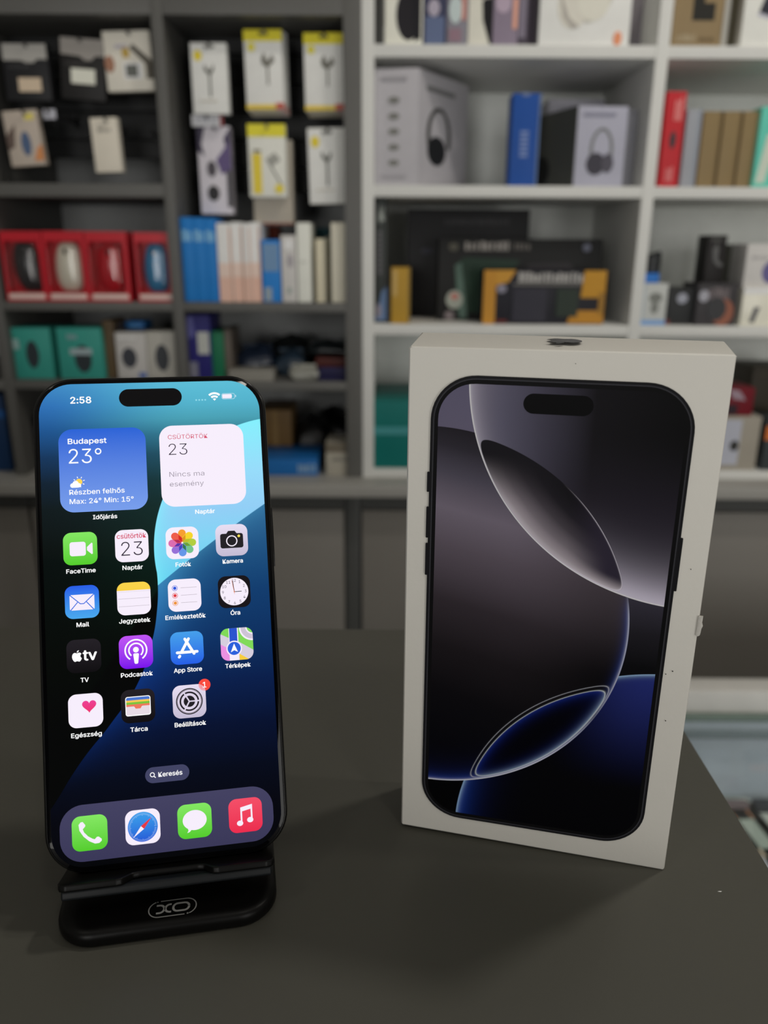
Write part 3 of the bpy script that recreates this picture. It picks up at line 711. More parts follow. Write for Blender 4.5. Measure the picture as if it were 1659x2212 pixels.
c = n.mix(n.inside(l2i, 0.15), c, l2c)
c = n.mix(n.mul(n.glow(l2i, 0.085), 0.85), c, KB(176, 184, 204))
c = n.mix(n.mul(n.glow(l2o, 0.075), 0.7), c, KB(170, 172, 184))
n.l.new(c, b_.inputs['Base Color'])
MB().flat(sc2(rrect(68.2, 146.1, 10.6, 12)), 0).build('printed_wallpaper', m_art, pbox, loc=(pcx * MM, -0.00013, pcz * MM))
bprint(rrect(19.2, 5.7, 2.85, 10, cx=43.7, cz=151.5), mat('printed_island', KB(6, 6, 7), 0.4, spec=0.03, var=0.02), 'printed_island', 7)
mb = MB(); bo, le = apple(0, 0, 12.0)
for q in (bo, le): mb.plate([((43.9 - x) * MM, (BD / 2 - z) * MM) for x, z in q], (BH - 0.05) * MM, (BH + 0.03) * MM)
mb.build('fruit_logo', mat('black_foil', (0.02, 0.02, 0.018, 1), 0.3), pbox)
mb = MB()                                                  # torn bit of paper on the right edge
tz = 88.6; random.seed(9)
rg = []
for i in range(7):
    z = tz - 3.2 + i * 1.05; wv = 0.42 * math.sin(math.pi * (i + 0.4) / 6.9) + random.uniform(-0.15, 0.2)
    rg.append([((BW - 1.0) * MM, -0.00012, z * MM), ((BW - 0.4) * MM, (-0.25 - 0.4 * wv) * MM, z * MM), ((BW + wv) * MM, (-0.1 - 0.2 * wv) * MM, (z + 0.3) * MM), ((BW + wv * 0.9) * MM, 0.5 * MM, z * MM), ((BW - 0.5) * MM, 0.6 * MM, z * MM)])
mb.loft(rg).build('torn_paper', mat('torn_paper_fibre', (0.52, 0.50, 0.46, 1), 0.9, var=0.2, scale=900), pbox, smooth=True)
for x, z, r in ((83.0, 72.9, 0.16), (81.2, 71.7, 0.12), (82.9, 55.8, 0.13), (47.5, 163.0, 0.1), (84.2, 106.0, 0.12)):
    MB().slab(sc2(ell(x, z, r * 1.3, r, 8)), -0.00005, 0.0001).build('speck', m_pk, pbox)

# ================================================================== WALL SHELVING
m_grey = mat('grey_melamine', (0.118, 0.116, 0.108, 1), 0.5, var=0.04, scale=12)
m_greyback = mat('grey_back_panel', (0.40, 0.41, 0.41, 1), 0.6)
m_slat = mat('black_peg_panel', (0.012, 0.013, 0.014, 1), 0.6)
m_white = mat('white_melamine', (0.74, 0.74, 0.71, 1), 0.45, var=0.03, scale=12)
m_wback = mat('white_back_panel', (0.80, 0.82, 0.79, 1), 0.6)
m_steel = mat('hook_steel', (0.35, 0.35, 0.36, 1), 0.3, metal=1.0)
TH = 0.019
Z_TOP = zY(7, Y0, 400)
ZG1, ZG2, ZG3 = zY(396, Y0, 180), zY(653, Y0, 380), zY(825, Y0, 600)       # tops of the grey boards
ZW1, ZW2, ZW3, ZW4 = zY(96, Y0, 1100), zY(401, Y0, 1100), zY(702, Y0, 1100), zY(1014, Y0, 820)
Z_LEDGE = zY(1029, Y0, 400)
XG0, XG1, XG2 = xY(14, 800), xY(357, 300), xY(764, 500)
XW0, XW1, XW2 = xY(795, 500), xY(1402, 400), 1.16

gu = empty('shelf_unit', (XG1, Y0 + DEPTH / 2, Z_LEDGE))
tag(gu, 'grey open shelf unit with black peg panels behind the phone', 'shelf unit')
def part(par, name, m, x0, x1, y0, y1, z0, z1, bevel=0.0008):
    L = par.location
    return MB().box(x0 - L.x, x1 - L.x, y0 - L.y, y1 - L.y, z0 - L.z, z1 - L.z).build(name, m, par, bevel=bevel)
XGL = XG0 - 0.36
UT = zY(-60, Y0)
for x, wd in ((XGL, TH), (XG0, TH), (XG1, TH), (XG2, 0.031)): part(gu, 'upright', m_grey, x - wd / 2, x + wd / 2, Y0, YB, Z_LEDGE, UT)
bays = ((XGL + TH / 2, XG0 - TH / 2), (XG0 + TH / 2, XG1 - TH / 2), (XG1 + TH / 2, XG2 - 0.0155))
def board(par, m, bay, ztop, th=TH): part(par, 'shelf_board', m, bay[0], bay[1], Y0 + 0.001, YB - 0.008, ztop - th, ztop)
for b in bays: board(gu, m_grey, b, zY(-12, Y0), 0.03)
for b in bays[1:]:
    for z in (ZG2, ZG3): board(gu, m_grey, b, z, 0.016)
board(gu, m_grey, bays[1], ZG1, 0.022)
for z in (ZG1, ZG2, ZG3): board(gu, m_grey, bays[0], z)
for b in bays: part(gu, 'back_panel', m_greyback, b[0] - 0.004, b[1] + 0.004, YB - 0.008, YB, Z_LEDGE, UT, 0)
YP = Y0 + 0.16
for b, zb in ((bays[1], zY(345, YP, 180)), (bays[2], zY(420, YP, 560))):
    k = 0; z = zY(-8, YP)
    while z > zb + 0.02:                                   # slatted peg panel, board by board
        z2 = max(zb, z - 0.048); part(gu, 'peg_panel_slat', m_slat, b[0], b[1], YP, YP + 0.012, z2 + 0.003, z, 0.001); z = z2

wu = empty('shelf_unit', ((XW0 + XW1) / 2, Y0 + DEPTH / 2, Z_LEDGE))
tag(wu, 'white open shelf unit filled with boxed electronics behind the white box', 'shelf unit')
for x in (XW0, XW1, XW2): part(wu, 'upright', m_white, x - 0.0105, x + 0.0105, Y0, YB, Z_LEDGE, UT)
for b in ((XW0 + 0.0105, XW1 - 0.0105), (XW1 + 0.0105, XW2 - 0.0105)):
    for z in (ZW1, ZW2, ZW3): board(wu, m_white, b, z)
    board(wu, m_white, b, ZW4, ZW4 - Z_LEDGE)
    part(wu, 'back_panel', m_wback, b[0] - 0.004, b[1] + 0.004, YB - 0.008, YB, Z_LEDGE, UT, 0)

# worktop ledge and the cupboards below it
m_ledge = mat('grey_worktop', (0.37, 0.36, 0.335, 1), 0.45, var=0.05, scale=10)
m_door = mat('taupe_cupboard_door', (0.225, 0.21, 0.188, 1), 0.5, var=0.04, scale=8)
m_post = mat('dark_cupboard_post', (0.075, 0.077, 0.073, 1), 0.5)
YL = Y0 - 0.05
zl1 = zY(1038, YL, 400); zl0 = zY(1073, YL, 400)
wt = empty('worktop', (0.1, Y0, zl0)); tag(wt, 'long grey worktop ledge under both wall shelf units', 'worktop')
part(wt, 'worktop_board', m_ledge, XGL - 0.3, XW2 + 0.3, YL, YB, zl0, Z_LEDGE, 0.003)
YD = Y0 - 0.01
zr = zY(1100, YD, 600)
xp0, xp1 = xY(746, 1230, YD), xY(780, 1230, YD)
def cupboard(label, x0, x1, name='base_cupboard'):
    c = empty(name, ((x0 + x1) / 2, Y0 + 0.15, FLOOR_Z)); tag(c, label, 'cupboard', 'cupboards under the worktop')
    part(c, 'carcass', m_post, x0, x1, YD + 0.02, YB, FLOOR_Z + 0.0005, zl0 - 0.0005, 0)
    part(c, 'rail', m_post, x0, x1, YD + 0.004, YD + 0.02, zr, zl0 - 0.0005, 0)  # dark strip put in for the shadow beneath the worktop ledge
    part(c, 'door', m_door, x0 + 0.002, x1 - 0.002, YD, YD + 0.018, FLOOR_Z + 0.08, zr - 0.002, 0.0015)
cupboard('taupe cupboard door left of the dark post, seen beside the phone', xp0 - 0.62, xp0)
cupboard('taupe cupboard door at the far left edge behind the phone', xp0 - 1.25, xp0 - 0.622)
cupboard('taupe cupboard door between the dark post and the white box', xp1, xp1 + 0.46)
cupboard('greyish cupboard door visible to the right of the white box', xp1 + 0.462, xp1 + 1.3)
po = MB(); po.box(xp0 + 0.001, xp1 - 0.001, YD + 0.008, YB, FLOOR_Z, zl0 - 0.0005)
tag(po.build('cupboard_post', m_post, bevel=0.001), 'narrow dark upright post between two taupe cupboard doors', 'post')

# ================================================================== GOODS ON THE SHELVES
def prints(e, W, H, items, y=-0.0006):
    for i, (nm, kind, a, c) in enumerate(items):
        mb = MB(); yy = y - 0.00035 * i; m = c if not isinstance(c, tuple) else ink(*c)
        U = lambda u: (u - 0.5) * W
        V = lambda v: v * H
        if kind == 'rect': mb.slab([(U(a[0]), V(a[1])), (U(a[2]), V(a[1])), (U(a[2]), V(a[3])), (U(a[0]), V(a[3]))], yy, 0.0005)
        elif kind == 'ell': mb.slab(ell(U(a[0]), V(a[1]), a[2] * W, a[3] * H, 24), yy, 0.0005)
        elif kind == 'poly': mb.slab([(U(p[0]), V(p[1])) for p in a], yy, 0.0005)
        elif kind == 'ring':
            o_, i_ = ell(U(a[0]), V(a[1]), a[2] * W, a[3] * H, 28), ell(U(a[0]), V(a[1]), a[2] * W * a[4], a[3] * H * a[4], 28)
            mb.ribbon(o_, i_, yy)
        elif kind == 'bars':                               # unreadable small print: a row of short strokes
            u0, v0, u1, v1, nb = a; random.seed(nb)
            for k in range(nb):
                ua = u0 + (u1 - u0) * k / nb; ub = ua + (u1 - u0) / nb * random.uniform(0.5, 0.85); vv = random.uniform(0.0, 0.25) * (v1 - v0)
                mb.slab([(U(ua), V(v0)), (U(ub), V(v0)), (U(ub), V(v1 - vv)), (U(ua), V(v1 - vv))], yy, 0.0005)
        elif kind == 'vbars':
            u0, v0, u1, v1, nb = a
            for k in range(nb):
                va = v0 + (v1 - v0) * k / nb; vb = va + (v1 - v0) / nb * 0.68
                mb.slab([(U(u0), V(va)), (U(u1), V(va)), (U(u1), V(vb)), (U(u0), V(vb))], yy, 0.0005)
        elif kind == 'phones':                             # a pair of headphones seen from the front
            u, v, ru, rv = a; cx, cz, rx, rz = U(u), V(v), ru * W, rv * H
            o_ = ell(cx, cz, rx, rz, 22, -0.35, math.pi + 0.35); i_ = ell(cx, cz, rx * 0.78, rz * 0.84, 22, -0.35, math.pi + 0.35)
            mb.slab(o_ + i_[::-1], yy, 0.0005)
            for s_ in (-1, 1): mb.slab(ell(cx + s_ * rx * 0.72, cz - rz * 0.55, rx * 0.36, rz * 0.42, 18), yy - 0.0002, 0.0005)
        mb.build(nm, m, e)
def pack(name, label, cat, rect, Yf, depth, color, base=None, yaw=0.0, roll=0.0, group=None, pr=(), bodyname='carton', rough=0.45, bev=0.0012):
    x0, y0, x1, y1 = rect; ym = (y0 + y1) / 2; xm = (x0 + x1) / 2
    W = xY(x1, ym, Yf) - xY(x0, ym, Yf); zt = onY(xm, y0, Yf).z
    zb = onY(xm, y1, Yf).z if base is None else base
    H = zt - zb
    e = empty(name, (xY(xm, ym, Yf), Yf, zb), yaw, roll); tag(e, label, cat, group)
    MB().box(-W / 2, W / 2, 0, depth, 0, H).build(bodyname, card(*color, rough=rough), e, bevel=bev)
    prints(e, W, H, pr)
    return e, W, H

# ---- hanging packs, left bay
YH = Y0 + 0.04
def hook(px, py, Yf=YH, length=None):
    p = onY(px, py, Yf); L = gu.location
    mb = MB(); mb.tube([(p.x - L.x, Yf - 0.012 - L.y, p.z + 0.004 - L.z), (p.x - L.x, Yf - 0.008 - L.y, p.z - L.z), (p.x - L.x, YP - L.y, p.z - L.z)], 0.0022, 8)
    mb.build('peg_hook', m_steel, gu, smooth=True)
    part(gu, 'hook_plate', m_slat, p.x - 0.010, p.x + 0.010, YP - 0.003, YP, p.z - 0.010, p.z + 0.010)
def hang(name, label, cat, rect, color, Yf=YH, depth=0.018, pr=(), roll=0.0, group=None, rough=0.45, bodyname='card_pack', hk=True):
    r = pack(name, label, cat, rect, Yf, depth, color, None, 0, roll, group, pr, bodyname, rough)
    if hk: hook((rect[0] + rect[2]) / 2, rect[1] + 9, Yf)
    return r
HG = 'accessory packs hanging on the peg panels'
hang('hanging_pouch', 'black hanging pouch with grey header and beige price tag, leftmost of the top row', 'pouch', (8, 92, 106, 218), (24, 24, 26), pr=(
    ('header', 'poly', [(0.02, 0.70), (0.4, 0.70), (0.52, 0.66), (0.68, 0.66), (0.76, 0.72), (0.98, 0.72), (0.98, 0.98), (0.02, 0.98)], (132, 130, 126)), ('price_tag', 'rect', (0.30, 0.16, 0.80, 0.40), (168, 152, 132)), ('lettering', 'bars', (0.12, 0.56, 0.6, 0.63, 9), (46, 46, 48))), roll=0.0, group=HG)
hang('hanging_pouch', 'black hanging pouch with white price tag, tilted, second in the top row', 'pouch', (126, 80, 222, 216), (26, 25, 25), pr=(
    ('header', 'poly', [(0.02, 0.72), (0.45, 0.70), (0.55, 0.64), (0.7, 0.64), (0.8, 0.72), (0.98, 0.72), (0.98, 0.98), (0.02, 0.98)], (120, 116, 112)), ('price_tag', 'rect', (0.24, 0.26, 0.78, 0.50), (190, 184, 168)), ('lettering', 'bars', (0.12, 0.54, 0.6, 0.62, 8), (46, 44, 44))), roll=0.07, group=HG)
hang('hanging_pack', 'white hanging pack picturing a grey gadget and dark strap beside the grey divider', 'package', (228, 66, 330, 197), (178, 174, 164), pr=(
    ('picture', 'rect', (0.38, 0.20, 0.78, 0.48), (208, 206, 198)), ('picture', 'rect', (0.43, 0.24, 0.68, 0.44), (84, 86, 82)), ('strap_picture', 'poly', [(0.55, 0.72), (0.62, 0.78), (1.0, 0.50), (1.0, 0.2), (0.86, 0.2), (0.86, 0.45)], (70, 66, 58)), ('picture', 'ell', (0.46, 0.64, 0.08, 0.09), (150, 126, 62)), ('picture', 'ell', (0.10, 0.46, 0.10, 0.14), (128, 92, 74)), ('lettering', 'bars', (0.25, 0.72, 0.5, 0.78, 5), (150, 146, 160))), roll=-0.03, group=HG)
hang('hanging_pack', 'white and brown hanging pack with orange corner in the lower left row', 'package', (18, 238, 92, 358), (150, 140, 130), pr=(
    ('yellow_patch', 'rect', (0.62, 0.82, 0.9, 0.94), (176, 164, 84)), ('picture', 'ell', (0.55, 0.40, 0.14, 0.22), (62, 78, 104)), ('orange_corner', 'poly', [(0.72, 0.08), (1.0, 0.08), (1.0, 0.38), (0.84, 0.3)], (168, 112, 70)), ('picture', 'poly', [(0.0, 0.55), (0.3, 0.75), (0.2, 0.35), (0.02, 0.3)], (78, 66, 60))), roll=-0.07, group=HG)
hang('hanging_tag', 'small white paper tag hanging beside the orange cornered pack', 'tag', (93, 236, 120, 257), (150, 150, 158), depth=0.002, group=HG, bodyname='paper_tag')
hang('hanging_box', 'narrow white hanging box alone in the lower row of the left bay', 'box', (202, 254, 260, 372), (176, 170, 158), pr=(('lettering', 'bars', (0.25, 0.74, 0.75, 0.82, 6), (120, 116, 108)), ('lettering', 'bars', (0.25, 0.86, 0.6, 0.9, 5), (140, 136, 128))), roll=-0.03, group=HG)
hook(152, 257, YP - 0.05); hook(332, 290, YP - 0.05)
# ---- hanging packs, right bay
ear = (('yellow_dot', 'ell', (0.20, 0.82, 0.115, 0.075), (184, 162, 44)), ('picture', 'poly', [(0.36, 0.70), (0.5, 0.60), (0.62, 0.70), (0.62, 0.62), (0.53, 0.55), (0.53, 0.24), (0.48, 0.24), (0.48, 0.55), (0.36, 0.62)], (72, 72, 66)), ('hang_slot', 'rect', (0.38, 0.92, 0.66, 0.965), (96, 96, 92)), ('lettering', 'bars', (0.2, 0.17, 0.7, 0.2, 9), (160, 156, 146)))
ear_y = (('yellow_header', 'rect', (0.0, 0.86, 1.0, 1.0), (188, 168, 38)), ('yellow_dot', 'ell', (0.19, 0.79, 0.10, 0.055), (190, 170, 60)), ('picture', 'poly', [(0.44, 0.66), (0.52, 0.72), (0.60, 0.60), (0.72, 0.70), (0.78, 0.62), (0.62, 0.54), (0.62, 0.32), (0.58, 0.32), (0.58, 0.54), (0.46, 0.58)], (84, 82, 74)), ('yellow_foot', 'rect', (0.0, 0.01, 0.78, 0.07), (176, 152, 34)), ('red_foot', 'rect', (0.78, 0.01, 1.0, 0.09), (148, 66, 52)), ('hang_slot', 'rect', (0.4, 0.93, 0.64, 0.965), (60, 54, 30)))
WP = (190, 188, 176)
hang('earphone_pack', 'white earphone pack with yellow dot hanging highest next to the grey divider', 'package', (414, 92, 492, 246), WP, pr=ear, roll=0.0, group=HG)
def hstack(rect, nb, lbl_front, lbl_back, dx, pr):
    for k in range(nb):
        r = (rect[0] + dx * k, rect[1] + 4 * k, rect[2] + dx * k, rect[3] + 6 * k)
        hang('earphone_pack', lbl_front if k == 0 else lbl_back[k - 1], 'package', r, WP, Yf=YH + 0.024 * k, pr=pr if k == 0 else (pr[3], pr[4]), roll=-0.01, group=HG, hk=(k == 0))
hstack((530, 64, 612, 238), 3, 'front yellow topped earphone pack of the middle hanging stack', ('second yellow topped earphone pack hanging right behind the middle front one', 'rearmost yellow topped earphone pack of the middle hanging stack'), 5, ear_y)
hstack((658, 71, 742, 240), 3, 'front yellow topped earphone pack of the hanging stack nearest the white upright', ('second yellow topped earphone pack in the stack nearest the white upright', 'rearmost yellow topped earphone pack in the stack nearest the white upright'), 4, ear_y)
hang('earphone_pack', 'white earphone pack with yellow dot in the lower row nearest the white upright', 'package', (668, 276, 748, 440), WP, pr=ear, roll=-0.02, group=HG)
hang('hanging_tag', 'white tag with red edge hanging below the highest earphone pack', 'tag', (414, 247, 482, 273), (176, 176, 180), Yf=YH + 0.022, depth=0.004, pr=(('red_edge', 'rect', (0.9, 0, 1, 1), (120, 40, 44)), ('lettering', 'bars', (0.1, 0.3, 0.8, 0.75, 4), (150, 150, 156))), group=HG, bodyname='paper_tag')
hang('patterned_box', 'white box with purple and black pattern hanging above the blue boxes', 'box', (430, 272, 500, 462), (168, 164, 170), Yf=YH + 0.03, depth=0.03, pr=(
    ('pattern', 'poly', [(0.0, 1.0), (0.25, 1.0), (0.12, 0.8), (0.2, 0.66), (0.0, 0.72)], (42, 36, 54)), ('pattern', 'poly', [(1.0, 0.98), (0.8, 0.86), (0.9, 0.72), (0.6, 0.56), (1.0, 0.62)], (48, 40, 66)), ('pattern', 'poly', [(0.55, 0.62), (1.0, 0.84), (1.0, 0.5), (0.7, 0.46)], (74, 62, 98)), ('pattern', 'ell', (0.4, 0.52, 0.14, 0.09), (58, 54, 60)), ('pattern', 'ell', (0.42, 0.24, 0.18, 0.09), (26, 25, 28)), ('pattern', 'rect', (0.86, 0.08, 1.0, 0.5), (50, 48, 52))), group=HG)
hang('cable_pack', 'yellow and white cable pack hanging in front of a grey carton', 'package', (537, 268, 618, 426), (188, 184, 172), pr=(
    ('yellow_header', 'rect', (0, 0.83, 1, 1), (190, 170, 40)), ('yellow_stripe', 'rect', (0.10, 0.05, 0.34, 0.6), (182, 160, 44)), ('picture', 'poly', [(0.45, 0.52), (0.7, 0.62), (0.86, 0.52), (0.6, 0.42)], (126, 126, 120)), ('picture', 'poly', [(0.6, 0.45), (0.92, 0.14), (0.9, 0.12), (0.56, 0.44)], (110, 110, 104)), ('yellow_dot', 'ell', (0.80, 0.12, 0.12, 0.065), (186, 164, 50)), ('lettering', 'bars', (0.16, 0.62, 0.34, 0.66, 4), (84, 76, 36))), group=HG)
hang('grey_carton', 'tall grey carton hanging behind the yellow cable pack', 'box', (546, 302, 632, 484), (136, 130, 120), Yf=YH + 0.024, depth=0.04, pr=(('red_edge', 'rect', (0.2, 0.0, 1.0, 0.015), (120, 60, 44)),), group=HG, hk=False)

# ---- four red mouse packs
m_clear = glass_mat('clear_blister', (0.97, 0.97, 0.97, 1), 0.06)
def mouse_pack(rect, label, mcol, tilt=0.0):
    Yf = Y0 + 0.012; x0, y0, x1, y1 = rect; ym = (y0 + y1) / 2
    W = xY(x1, ym, Yf) - xY(x0, ym, Yf) - 0.001; H = onY(x0, y0, Yf).z - ZG2; D = 0.055
    e = empty('mouse_pack', ((xY(x0, ym, Yf) + xY(x1, ym, Yf)) / 2, Yf, ZG2)); tag(e, label, 'package', 'red mouse packs on the left shelf')
    rd = card(150, 26, 36, 0.3)
    h, f0, f1 = W / 2, 0.125 * H, 0.86 * H; L0, L1, R_ = 0.08 * W, 0.10 * W, 0.024
    mb = MB(); mb.box(-h, h, R_, D, 0, H).box(-h, -h + L0, 0, R_, 0, H).box(h - L1, h, 0, R_, 0, H).box(-h + L0, h - L1, 0, R_, 0, f0).box(-h + L0, h - L1, 0, R_, f1, H)
    mb.build('carton', rd, e)
    MB().slab([(-h + 0.004, 0.004), (h - 0.004, 0.004), (h - 0.004, f0 - 0.002), (-h + 0.004, f0 - 0.002)], -0.0012, 0.0005).build('white_band', ink(176, 158, 152), e)
    mb = MB(); rings = []
    zc = (f0 + f1) / 2; rz_ = (f1 - f0) / 2 * 0.98; rx_ = W * 0.355
    for k in range(1, 12):
        a = math.pi * k / 12; wv = math.sin(a) ** 0.55
        rings.append([(rx_ * wv * math.copysign(abs(math.cos(2 * math.pi * i / 20)) ** 0.8, math.cos(2 * math.pi * i / 20)) * (1 + 0.08 * math.cos(a)) - tilt * math.cos(a) * rz_, 0.0235 - max(0.0, 0.021 * wv * math.sin(2 * math.pi * i / 20)), zc - rz_ * math.cos(a)) for i in range(20)])
    mo = mb.loft(rings).build('mouse', mat('mouse_plastic', A(*mcol), 0.3, coat=0.3), e, smooth=True)
    mb = MB(); mb.tube([(-0.002 + tilt * 0.5 * rz_, 0.0062, zc + rz_ * 0.62), (0.002 + tilt * 0.5 * rz_, 0.0062, zc + rz_ * 0.62)], 0.0055, 14); mb.build('scroll_wheel', m_blk, mo, smooth=True)
    mb = MB(); ww, hh, cx_ = W - L0 - L1, f1 - f0, (L0 - L1) / 2      # bulging clear blister
    mb.loft([[(x, yy, z) for x, z in rrect(ww - 2 * i_, hh - 2 * i_, 0.012, 6, cx=cx_, cz=zc)] for yy, i_ in ((0.001, 0.0003), (-0.004, 0.001), (-0.008, 0.003), (-0.0105, 0.007), (-0.0118, 0.013), (-0.0122, 0.02))])
    mb.build('clear_window', m_clear, e, smooth=True)
mouse_pack((6, 499, 96, 648), 'red pack with black mouse, leftmost of the four mouse packs', (34, 34, 36), -0.12)
mouse_pack((97, 499, 187, 650), 'red pack with beige mouse in its window', (176, 172, 158))
mouse_pack((188, 500, 278, 650), 'red pack with red mouse in its window', (150, 24, 34))
mouse_pack((292, 502, 372, 648), 'red pack with blue mouse, standing apart near the grey divider', (44, 104, 142))

# ---- lower left shelf
BG3 = dict(base=ZG3)
pack('teal_box', 'teal mouse box at the far left of the lower shelf', 'box', (20, 708, 112, 822), Y0 + 0.02, 0.07, (42, 118, 108), ZG3, group='teal mouse boxes', pr=(('picture', 'ell', (0.55, 0.48, 0.15, 0.27), (34, 40, 44)), ('price_tag', 'rect', (0.04, 0.58, 0.26, 0.78), (112, 138, 136))))
pack('teal_box', 'teal mouse box with a pale band, beside the thin brown carton', 'box', (126, 708, 222, 820), Y0 + 0.02, 0.07, (42, 118, 108), ZG3, group='teal mouse boxes', pr=(('picture', 'ell', (0.55, 0.40, 0.19, 0.27), (34, 40, 44)), ('pale_band', 'rect', (0.27, 0.48, 0.76, 0.60), (124, 138, 142)), ('lettering', 'bars', (0.24, 0.78, 0.46, 0.88, 4), (110, 130, 136))))
pack('thin_carton', 'thin brown carton standing between the teal and white boxes', 'box', (226, 692, 249, 820), Y0 + 0.035, 0.08, (76, 62, 44), ZG3, pr=(('flap_line', 'rect', (0.1, 0.86, 0.9, 0.875), (50, 42, 30)),))
pack('white_mouse_box', 'white mouse box with a blue carton peeking over its top', 'box', (252, 718, 317, 822), Y0 + 0.025, 0.06, (150, 148, 146), ZG3, group='white mouse boxes', pr=(('picture', 'ell', (0.42, 0.46, 0.25, 0.22), (46, 48, 54)), ('blue_mark', 'rect', (0.7, 0.03, 0.95, 0.14), (58, 80, 132)), ('lettering', 'bars', (0.12, 0.86, 0.7, 0.92, 6), (190, 188, 186))))
pack('white_mouse_box', 'white mouse box standing against the grey divider', 'box', (318, 716, 380, 822), Y0 + 0.025, 0.06, (142, 140, 134), ZG3, group='white mouse boxes', pr=(('picture', 'ell', (0.52, 0.45, 0.24, 0.28), (48, 50, 54)),))
pack('blue_carton', 'small blue carton behind the white mouse boxes', 'box', (274, 694, 316, 822), Y0 + 0.11, 0.06, (32, 92, 150), ZG3, pr=(('lettering', 'bars', (0.2, 0.9, 0.8, 0.95, 5), (90, 140, 180)),))
pack('blue_carton', 'dark blue carton in the narrow gap at the left edge', 'box', (-60, 852, 14, 1000), Y0 + 0.03, 0.1, (20, 44, 76), Z_LEDGE, pr=(('stripe', 'rect', (0, 0.7, 1, 0.8), (30, 70, 120)),))
pack('black_carton', 'black carton in shadow behind the top left corner of the phone', 'box', (60, 900, 200, 1016), Y0 + 0.05, 0.1, (20, 20, 22), Z_LEDGE, pr=(('stripe', 'rect', (0.1, 0.7, 0.9, 0.78), (40, 40, 44)),))

# ---- books-like row of cartons, middle shelf of the right bay
YR = Y0 + 0.02
for k, (a, b, wd) in enumerate(((394, 420, 'first'), (420, 445, 'second'), (445, 469, 'third'))):
    pack('blue_box', '%s slim blue box from the grey divider, with white lettering' % wd, 'box', (a, 469 + k, b, 650), YR, 0.12, (24, 96, 158), ZG2, group='slim blue boxes', pr=(('lettering', 'bars', (0.14, 0.72, 0.86, 0.86, 4), (112, 156, 194)),))
for k, (a, b, wd) in enumerate(((471, 500, 'widest'), (502, 525, 'second'), (526, 541, 'narrowest'), (542, 563, 'rightmost'))):
    pack('pink_white_box', '%s of the white boxes fading to pink beside the blue boxes' % wd, 'box', (a, 482 - 2 * (k % 2), b, 650), YR + 0.004 * (k % 2), 0.12, (186, 182, 178), ZG2, group='white and pink boxes', pr=(('pink_lower_half', 'rect', (0.04, 0.0, 0.96, 0.32), (176, 144, 130)), ('pink_band', 'rect', (0.04, 0.32, 0.96, 0.5), (186, 160, 150)), ('pink_edge', 'rect', (0.9, 0.0, 1.0, 0.95), (176, 140, 122))))
pack('blue_carton', 'short blue carton with grey upper panel in the middle of the row', 'box', (566, 518, 606, 650), YR, 0.10, (30, 100, 164), ZG2, pr=(('grey_panel', 'rect', (0.08, 0.5, 0.92, 0.94), (84, 112, 142)), ('pale_mark', 'rect', (0.1, 0.02, 0.5, 0.24), (112, 124, 132))))
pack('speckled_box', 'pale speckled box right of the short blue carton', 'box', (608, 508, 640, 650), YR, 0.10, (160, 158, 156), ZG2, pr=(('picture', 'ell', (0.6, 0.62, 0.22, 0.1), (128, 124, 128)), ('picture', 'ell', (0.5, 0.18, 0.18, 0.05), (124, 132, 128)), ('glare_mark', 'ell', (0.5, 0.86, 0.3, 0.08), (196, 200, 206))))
pack('white_box', 'tall white box right of the pale speckled box', 'box', (642, 481, 672, 650), YR, 0.10, (178, 180, 172), ZG2, pr=(('lettering', 'bars', (0.2, 0.5, 0.7, 0.53, 4), (150, 150, 144)),))
pack('cream_box', 'shorter cream box between two tall white boxes', 'box', (682, 516, 703, 650), YR, 0.10, (166, 160, 140), ZG2, pr=(('grey_edge', 'rect', (0.86, 0, 1, 1), (120, 118, 108)),))
pack('olive_box', 'thin olive grey box squeezed beside the cream box', 'box', (704, 512, 714, 650), YR + 0.03, 0.08, (98, 98, 88), ZG2, pr=(('grey_edge', 'rect', (0.7, 0, 1, 1), (84, 84, 76)),))
pack('white_box', 'tall white box at the right end of the carton row', 'box', (716, 481, 748, 650), YR, 0.10, (172, 168, 154), ZG2, pr=(('shade_line', 'rect', (0.42, 0, 0.46, 1), (144, 140, 128)),))
pack('orange_box', 'small orange box in the corner at the end of the carton row', 'box', (749, 615, 746 + 22, 650), YR + 0.02, 0.05, (120, 62, 26), ZG2, pr=(('logo_mark', 'rect', (0.3, 0.3, 0.7, 0.6), (140, 96, 60)),))
pack('teal_carton', 'dark teal carton behind the cream box', 'box', (676, 492, 712, 650), YR + 0.13, 0.06, (24, 62, 70), ZG2, pr=(('flap_line', 'rect', (0.1, 0.9, 0.9, 0.91), (20, 40, 46)),))
pack('rust_carton', 'rust coloured carton behind the short blue carton', 'box', (560, 488, 604, 650), YR + 0.13, 0.06, (112, 48, 30), ZG2, pr=(('flap_line', 'rect', (0.1, 0.9, 0.9, 0.91), (70, 30, 20)),))

